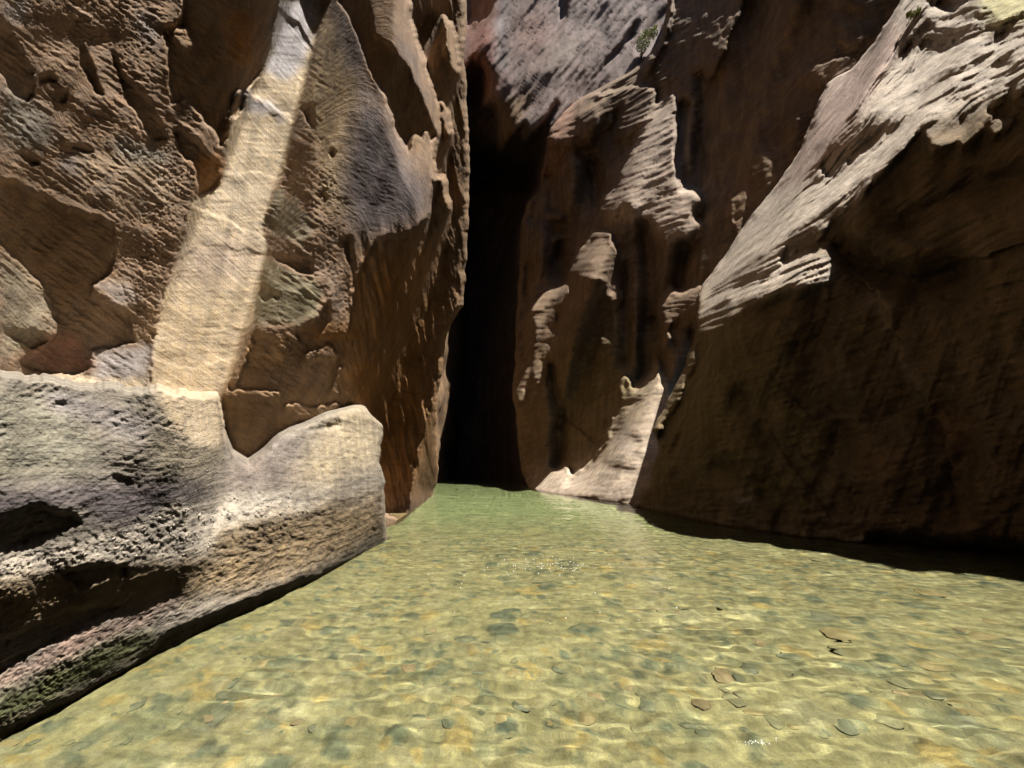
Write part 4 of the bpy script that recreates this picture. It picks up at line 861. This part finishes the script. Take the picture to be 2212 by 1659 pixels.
for k in SMAT:
    for i in range(4):
        me = stone_mesh(hash(k) % 1000 if False else len(k) * 7 + i * 13); me.materials.append(SMAT[k]); SMESH[k].append(me)
rs = random.Random(5)
def add_stone(u, v, wpx, kind):
    z = -.34
    for _ in range(4):
        p = ground(u, v, z); z = float(bed_z(np.array([p[0]]), np.array([p[1]]))[0])
    r = .5 * wpx / F * float(ground_t(v, z))
    o = bpy.data.objects.new('river_stone', rs.choice(SMESH[kind])); COL.objects.link(o); o.cycles.is_caustics_receiver = True
    o.location = (p[0], p[1], z + .004 - r * .01)
    o.scale = (r * rs.uniform(.9, 1.15), r * rs.uniform(.75, 1.05), r * rs.uniform(.26, .40))
    o.rotation_euler = (rs.uniform(-.05, .05), rs.uniform(-.05, .05), rs.uniform(0, 6.3))
    size = 'large ' if wpx > 52 else ('small ' if wpx < 28 else '')
    where = 'near the low rock bench' if u < 700 else ('towards the broad shaded wall' if u > 1560 else 'in the middle of the river')
    far = ' in the foreground' if v > 1560 else (' well upstream' if v < 1400 else '')
    tag(o, size + kind + ' stone ' + where + far, 'stone', kind + ' stones on the riverbed')
traced = [('0',[1700,890,110],'d'),('0',[2140,880,130],'d'),('0',[1940,1100,170],'d'),('0',[440,790,150],'d'),('0',[300,1010,190],'d'),('0',[260,1150,230],'d'),('0',[1380,1160,150],'d'),('0',[1620,710,170],'d'),('0',[1430,670,80],'d'),('0',[1120,950,110],'o'),
 ('0',[990,1040,120],'o'),('0',[760,640,80],'o'),('0',[840,865,60],'o'),('0',[1350,850,110],'o'),('0',[1290,660,100],'o'),('0',[1620,560,70],'o'),('0',[1570,340,70],'o'),('0',[1780,450,130],'o'),('0',[520,1080,160],'o'),('0',[350,740,80],'o'),('0',[420,1240,160],'d'),('0',[1540,1190,120],'d'),
 ('6',[850,755,110],'o'),('6',[200,770,120],'d'),('6',[760,935,130],'d'),('6',[870,1035,90],'d'),('6',[1010,1105,100],'d'),('6',[1240,890,100],'d'),('6',[1390,850,130],'d'),('6',[1500,690,190],'d'),('6',[1710,890,130],'d'),('6',[1820,630,130],'d'),('6',[1970,1090,230],'d'),('6',[1590,1110,110],'d'),('6',[1730,1090,120],'o'),
 ('6',[1560,820,100],'o'),('6',[1950,830,110],'o'),('6',[1180,1000,100],'o'),('6',[640,880,90],'o'),('6',[730,700,60],'o'),('6',[60,740,70],'o'),('6',[420,680,70],'o'),('6',[1110,630,90],'o'),('6',[840,665,80],'o'),
 ('6',[1560,745,160],'y'),('6',[1880,855,130],'y'),('6',[900,1085,80],'y'),('6',[640,1070,100],'y'),('6',[180,1000,110],'y'),('6',[370,890,80],'y'),('0',[720,575,60],'y'),('0',[1870,900,110],'y'),('0',[1590,1060,160],'y'),('6',[1890,580,130],'y'),('6',[2080,760,130],'y'),
 ('6',[1140,910,120],'r'),('6',[1280,800,70],'r'),('6',[1850,1000,70],'r'),('6',[2040,640,90],'r')]
KN = {'d': 'dark grey green', 'o': 'olive grey', 'y': 'ochre', 'r': 'rusty'}
for crop, (x, y, w), k in traced:
    p = PT(crop, [x, y])[0]; kind = KN[k]
    add_stone(p[0], p[1], .7 * w * CROPS[crop][2], kind)
n = 0
while n < 230:
    v = 1659 - (rs.random() ** 1.3) * 420; u = rs.uniform(0, 2212)
    if v > 1590 - .5085 * u - 10 + 40 and not (u > 1500 and v < 1180 + (u - 1500) * .14):
        k = rs.choice('oooooddyyr'); w = rs.choice((1, 1, 1, 1.7)) * rs.uniform(14, 30) * (.45 + .55 * smooth(v, 1240, 1600))
        add_stone(u, v, w, KN[k]); n += 1
# =================================================================== canyon walls going on above and behind the picture, plus an added roof over the slot
def sheet(name, rows, seed, amp=.5, mat=None, col=BROWN, n=120):
    """rows: list of 3-D polylines (same direction), lofted and roughened"""
    R = []
    for r in rows:
        r = np.array(r, float); d = np.r_[0, np.cumsum(np.linalg.norm(np.diff(r, axis=0), axis=1))]
        t = np.linspace(0, d[-1], n); R.append(np.stack([np.interp(t, d, r[:, k]) for k in range(3)], -1))
    R = np.array(R); m = 60
    tt = np.linspace(0, len(R) - 1, m); i = np.minimum(tt.astype(int), len(R) - 2); f = (tt - i)[:, None, None]
    P = R[i] * (1 - f) + R[i + 1] * f
    a = np.arange(n)[None] / 9.0 + np.zeros((m, 1)); b = np.arange(m)[:, None] / 6.0 + np.zeros((1, n))
    edge = np.minimum(1, np.arange(m) / 6.0)[:, None]
    P[..., 0] += amp * fbm(a, b, 3, seed) * edge; P[..., 1] += amp * fbm(a, b, 3, seed + 5) * edge
    return grid_object(name, P, np.ones(P.shape) * np.array(col), mat or ROCKF)

def row_at(plan, us, v):
    us = np.array(us, float); vs = np.full_like(us, v)
    return place(us, vs, np.exp(plan.at(plan.rho, us, vs)))
def col_at(plan, u, vs):
    vs = np.array(vs, float); us = np.full_like(vs, u)
    return place(us, vs, np.exp(plan.at(plan.rho, us, vs)))
ea = row_at(A, [-318, -100, 200, 500, 700, 850, 980], -252)
def lift(r, dz, kx, ky=0.0): return [(p[0] + kx * dz, p[1] + ky * dz, p[2] + dz) for p in r]
back = [(-6.5, -34, 8), (-6.2, -12, 8), (-6.4, -2, 8.4)]
rowL = back + [(p[0] - .8, p[1] + .3, p[2] - .1) for p in ea]
foot = [(-4.2, -34, -1.2), (-3.6, -12, -1.2), (-2.9, -2, -1.2)] + [tuple(p) for p in [B_c for B_c in col_at(B, -318, [1750, 1600, 1400, 1200, 1000, 850])]]
lw = sheet('canyon_wall', [rowL, lift(rowL, 10, .14), lift(rowL, 30, .25), lift(rowL, 52, .29)], 3, .2)
tag(lw, kind='structure')
o = sheet('canyon_wall', [[(-4.2, -34, -1.2), (-3.7, -12, -1.2), (-3.2, -2, -1.2), (-2.55, .8, -1.2)], [(-4.6, -34, 2), (-4.2, -12, 2), (-3.9, -2, 2), (-3.3, 1.2, 2)], [(-6.5, -34, 8.2), (-6.2, -12, 8.2), (-6.4, -2, 8.6), (-6.0, 1.6, 8.6)]], 13, .4, ROCKB)
tag(o, kind='structure')
ef = col_at(Ff, 2505, [1310, 1100, 800, 500, 200, 0, -250])
def shift(r, dx, dy): return [(p[0] + dx, p[1] + dy, p[2]) for p in r]
prof = [(9.6, -1.4), (9.2, 2), (10.2, 6), (13, 11), (19, 24), (27, 42)]
rows = []
e2 = [tuple(p) for p in ef]
rows.append(e2)
for y in (-4, -15): rows.append([(x, y, z) for x, z in prof])
for y in (-21, -38): rows.append([(9.4, y, -1.4), (9.2, y, 4), (9.6, y, 12), (9.2, y, 22), (9.6, y, 34), (9.0, y, 52)])  # unseen, made upright and tall to keep the sun off the canyon behind
o = sheet('canyon_wall', rows, 23, .5, ROCKB)
tag(o, kind='structure')
et = row_at(Ff, [2000, 2100, 2300, 2505], -252)
rowR = [tuple(p) for p in et] + [(19, -4, 24)]
o = sheet('canyon_wall', [rowR, lift(rowR, 14, .46), lift(rowR, 34, .46)], 29, .8)
tag(o, kind='structure')
eb = [(-4.2, -26, -1.2), (3, -24, -1.2), (9.8, -26, -1.2)]
o = sheet('canyon_wall', [eb, lift(eb, 10, 0, -.3), lift(eb, 45, 0, -.52)], 33, .8)
tag(o, kind='structure')
ed = row_at(Dd, [1500, 1550, 1700, 1850, 2050], -38)
rowD = [tuple(p) for p in ed]
o = sheet('canyon_wall', [rowD, lift(rowD, 6, .5), lift(rowD, 14, .6)], 37, .8)
tag(o, kind='structure')

sw = [(-4.6, 10.5, -1.6), (-5.6, 16, -1.6), (-6.4, 24, -1.6), (-6.8, 39, -1.6), (-9, 85, -1.6)]
o = sheet('canyon_wall', [sw, lift(sw, 12, .02), lift(sw, 30, .03), lift(sw, 62, .02)], 51, .5)
tag(o, kind='structure')
r0 = [(-16, 17, 40), (-5, 17.5, 41), (3.5, 19, 44)]  # added overhang out of view, blocks sky light above the slot
o = sheet('canyon_wall', [r0, [(-16, 22, 44), (-5, 22.5, 45), (3.5, 23, 46)], [(-16, 27, 48.5), (-5, 27, 48.5), (2, 26.5, 48)]], 41, 1.2)
tag(o, kind='structure')

# =================================================================== mineral crust knobs on the bench
def crust(name, zone_flat, n, seed, rmin, rmax, parent):
    rng = np.random.default_rng(seed)
    poly = PT('4', zone_flat); lo = poly.min(0); hi = poly.max(0)
    bm0 = bmesh.new(); bmesh.ops.create_icosphere(bm0, subdivisions=2, radius=1.0)
    V0 = np.array([v.co[:] for v in bm0.verts]); F0 = np.array([[v.index for v in f.verts] for f in bm0.faces]); bm0.free()
    pts = []
    while len(pts) < n:
        q = lo + rng.random((400, 2)) * (hi - lo)
        k = inside(q[:, 0], q[:, 1], poly) & (fbm(q[:, 0] / 30, q[:, 1] / 30, 2, 99) > .0)
        pts += [tuple(x) for x in q[k]]
    pts = np.array(pts[:n]); u, v = pts[:, 0], pts[:, 1]
    t = np.exp(B.at(B.rho, u, v) + B_detail(u, v) / F) * 1.003
    P = place(u, v, t)
    VV = []; FF = []
    for i in range(n):
        r = (rmin + (rmax - rmin) * rng.random() ** 2.5) * t[i] / F
        s = np.array([1, .8, .75]) * r * (.8 + .4 * rng.random(3))
        q = V0 * (1 + .35 * rng.normal(size=(len(V0), 1)) * .6) * s
        VV.append(q + P[i]); FF.append(F0 + i * len(V0))
    me = bpy.data.meshes.new(name); me.from_pydata(np.concatenate(VV).tolist(), [], np.concatenate(FF).tolist()); me.update()
    at = me.color_attributes.new('tint', 'FLOAT_COLOR', 'POINT'); c = np.ones((len(me.vertices), 4), np.float32); c[:, :3] = np.array((.34, .30, .245)); at.data.foreach_set('color', c.ravel())
    me.polygons.foreach_set('use_smooth', np.ones(len(me.polygons), bool))
    me.materials.append(ROCK)
    o = bpy.data.objects.new(name, me); COL.objects.link(o); o.parent = parent; o['kind'] = 'stuff'
    return o
crust('mineral_crust', [0,850, 200,790, 450,745, 600,650, 700,600, 740,600, 830,660, 900,590, 1080,560, 1280,600, 1260,640, 1040,680, 850,725, 820,800, 640,835, 460,825, 240,850, 0,900], 450, 3, 2, 5, bench)

# =================================================================== shrub on the far wall and tufts on the shoulder
def leaf_mat(name, c1, c2):
    m, n, l = mat_new(name); out = n.new('ShaderNodeOutputMaterial'); b = n.new('ShaderNodeBsdfPrincipled'); l.new(b.outputs[0], out.inputs[0])
    g = n.new('ShaderNodeNewGeometry'); r = n.new('ShaderNodeValToRGB'); r.color_ramp.elements[0].color = c1 + (1,); r.color_ramp.elements[1].color = c2 + (1,)
    l.new(g.outputs['Random Per Island'], r.inputs[0]); l.new(r.outputs[0], b.inputs['Base Color']); b.inputs['Roughness'].default_value = .6
    b.inputs['Subsurface Weight'].default_value = 0
    return m
LEAF = leaf_mat('pale_leaves', (.26, .30, .10), (.48, .50, .22))
TWIG, tn, tl = mat_new('twig_bark'); _o = tn.new('ShaderNodeOutputMaterial'); _b = tn.new('ShaderNodeBsdfPrincipled'); _b.inputs['Base Color'].default_value = (.16, .12, .08, 1); tl.new(_b.outputs[0], _o.inputs[0])
def shrub(name, base, blobs, leaves, leaf, seed, label, cat):
    rng = np.random.default_rng(seed)
    root = bpy.data.objects.new(name, None); COL.objects.link(root); root.location = tuple(base)
    VV = []; FF = []
    for i in range(leaves):
        bx, by, bz, br = blobs[rng.integers(len(blobs))]
        d = rng.normal(size=3); d /= np.linalg.norm(d); p = np.array([bx, by, bz]) + d * br * rng.random() ** .45
        a = rng.normal(size=3); a /= np.linalg.norm(a); c = np.cross(a, rng.normal(size=3)); c /= np.linalg.norm(c)
        L = leaf * (.6 + .8 * rng.random()); k = len(VV)
        VV += [p - a * L, p + c * L * .4, p + a * L, p - c * L * .4]; FF.append((k, k + 1, k + 2, k + 3))
    me = bpy.data.meshes.new('crown'); me.from_pydata([tuple(q) for q in VV], [], FF); me.materials.append(LEAF); me.update()
    o = bpy.data.objects.new('crown', me); COL.objects.link(o); o.parent = root
    bm = bmesh.new()
    for bx, by, bz, br in blobs:
        a = Vector((0, 0, -.15)); b_ = Vector((bx, by, bz)); n_ = 5
        prev = None
        for k in range(n_ + 1):
            f = k / n_; c = a.lerp(b_, f) + Vector((0, 0, .15 * br * math.sin(f * 3.1))); r = .05 * br * (1.1 - f)
            ring = [bm.verts.new(c + Vector((r * math.cos(q * 2.094), r * math.sin(q * 2.094), 0))) for q in range(3)]
            if prev:
                for q in range(3): bm.faces.new((prev[q], prev[(q + 1) % 3], ring[(q + 1) % 3], ring[q]))
            prev = ring
    me = bpy.data.meshes.new('stem'); bm.to_mesh(me); bm.free(); me.materials.append(TWIG)
    o = bpy.data.objects.new('stem', me); COL.objects.link(o); o.parent = root
    return tag(root, label, cat)
u_, v_ = np.array([1385.]), np.array([124.])
pc = place(u_, v_, np.exp(Cc.at(Cc.rho, u_, v_) + C_detail(u_, v_) / F) - .5)[0]
k_ = float(np.exp(Cc.at(Cc.rho, u_, v_))[0]) / F
shrub('shrub', pc, [(x * k_, -.4, z * k_, r * k_) for x, z, r in ((0, 8, 8), (-6, 20, 9), (8, 24, 10), (0, 36, 10), (14, 42, 10), (20, 56, 9), (28, 52, 9), (32, 66, 7), (8, 52, 8))], 1500, .10, 4, 'pale green shrub growing on the far reddish grey wall', 'shrub')
for (uu, vv, lab) in ((1972, 36, 'small yellow green tuft at the top of the striped shoulder'),):
    u_, v_ = np.array([float(uu)]), np.array([float(vv)])
    tt_ = np.exp(Ff.at(Ff.rho, u_, v_)); pc = place(u_, v_, tt_ * .99)[0]; k_ = float(tt_[0]) / F
    shrub('grass_tuft', pc, [(0, 0, 5 * k_, 6 * k_), (8 * k_, 0, 8 * k_, 6 * k_), (-7 * k_, 0, 6 * k_, 5 * k_), (14 * k_, 0, 16 * k_, 5 * k_)], 260, .05, 8, lab, 'plant')

# =================================================================== white specks modelled for sun glints and bubbles on the water
rng = np.random.default_rng(12); VV = []; FF = []
tet = np.array([(1, 0, 0), (-1, 0, 0), (0, 1, 0), (0, -1, 0), (0, 0, 1), (0, 0, -.6)]); tf = [(0, 2, 4), (2, 1, 4), (1, 3, 4), (3, 0, 4), (2, 0, 5), (1, 2, 5), (3, 1, 5), (0, 3, 5)]
for i in range(170):
    if i < 120: uu, vv = rng.normal(1190, 60), rng.normal(1222, 10)
    elif i < 150: uu, vv = rng.normal(1640, 22), 1604 + rng.normal(0, 3)  # this cluster stands for a glint on the water
    else: uu, vv = rng.uniform(900, 1500), rng.uniform(1180, 1350)
    p = ground(uu, vv, .004); r = rng.uniform(.004, .009) * (1.0 if vv < 1400 else .5)
    k = len(VV); VV += [tuple(q * r + p) for q in tet]; FF += [tuple(a + k for a in f) for f in tf]
me = bpy.data.meshes.new('foam_glints'); me.from_pydata(VV, [], FF); me.update()
m_, n_, l_ = mat_new('glint_white'); _o = n_.new('ShaderNodeOutputMaterial'); _b = n_.new('ShaderNodeBsdfPrincipled'); _b.inputs['Base Color'].default_value = (.85, .87, .83, 1); _b.inputs['Roughness'].default_value = .2; l_.new(_b.outputs[0], _o.inputs[0])
me.materials.append(m_); o = bpy.data.objects.new('foam_glints', me); COL.objects.link(o)
tag(o, 'tiny white glints and bubbles on the rippled water', 'foam_glints', kind='stuff')
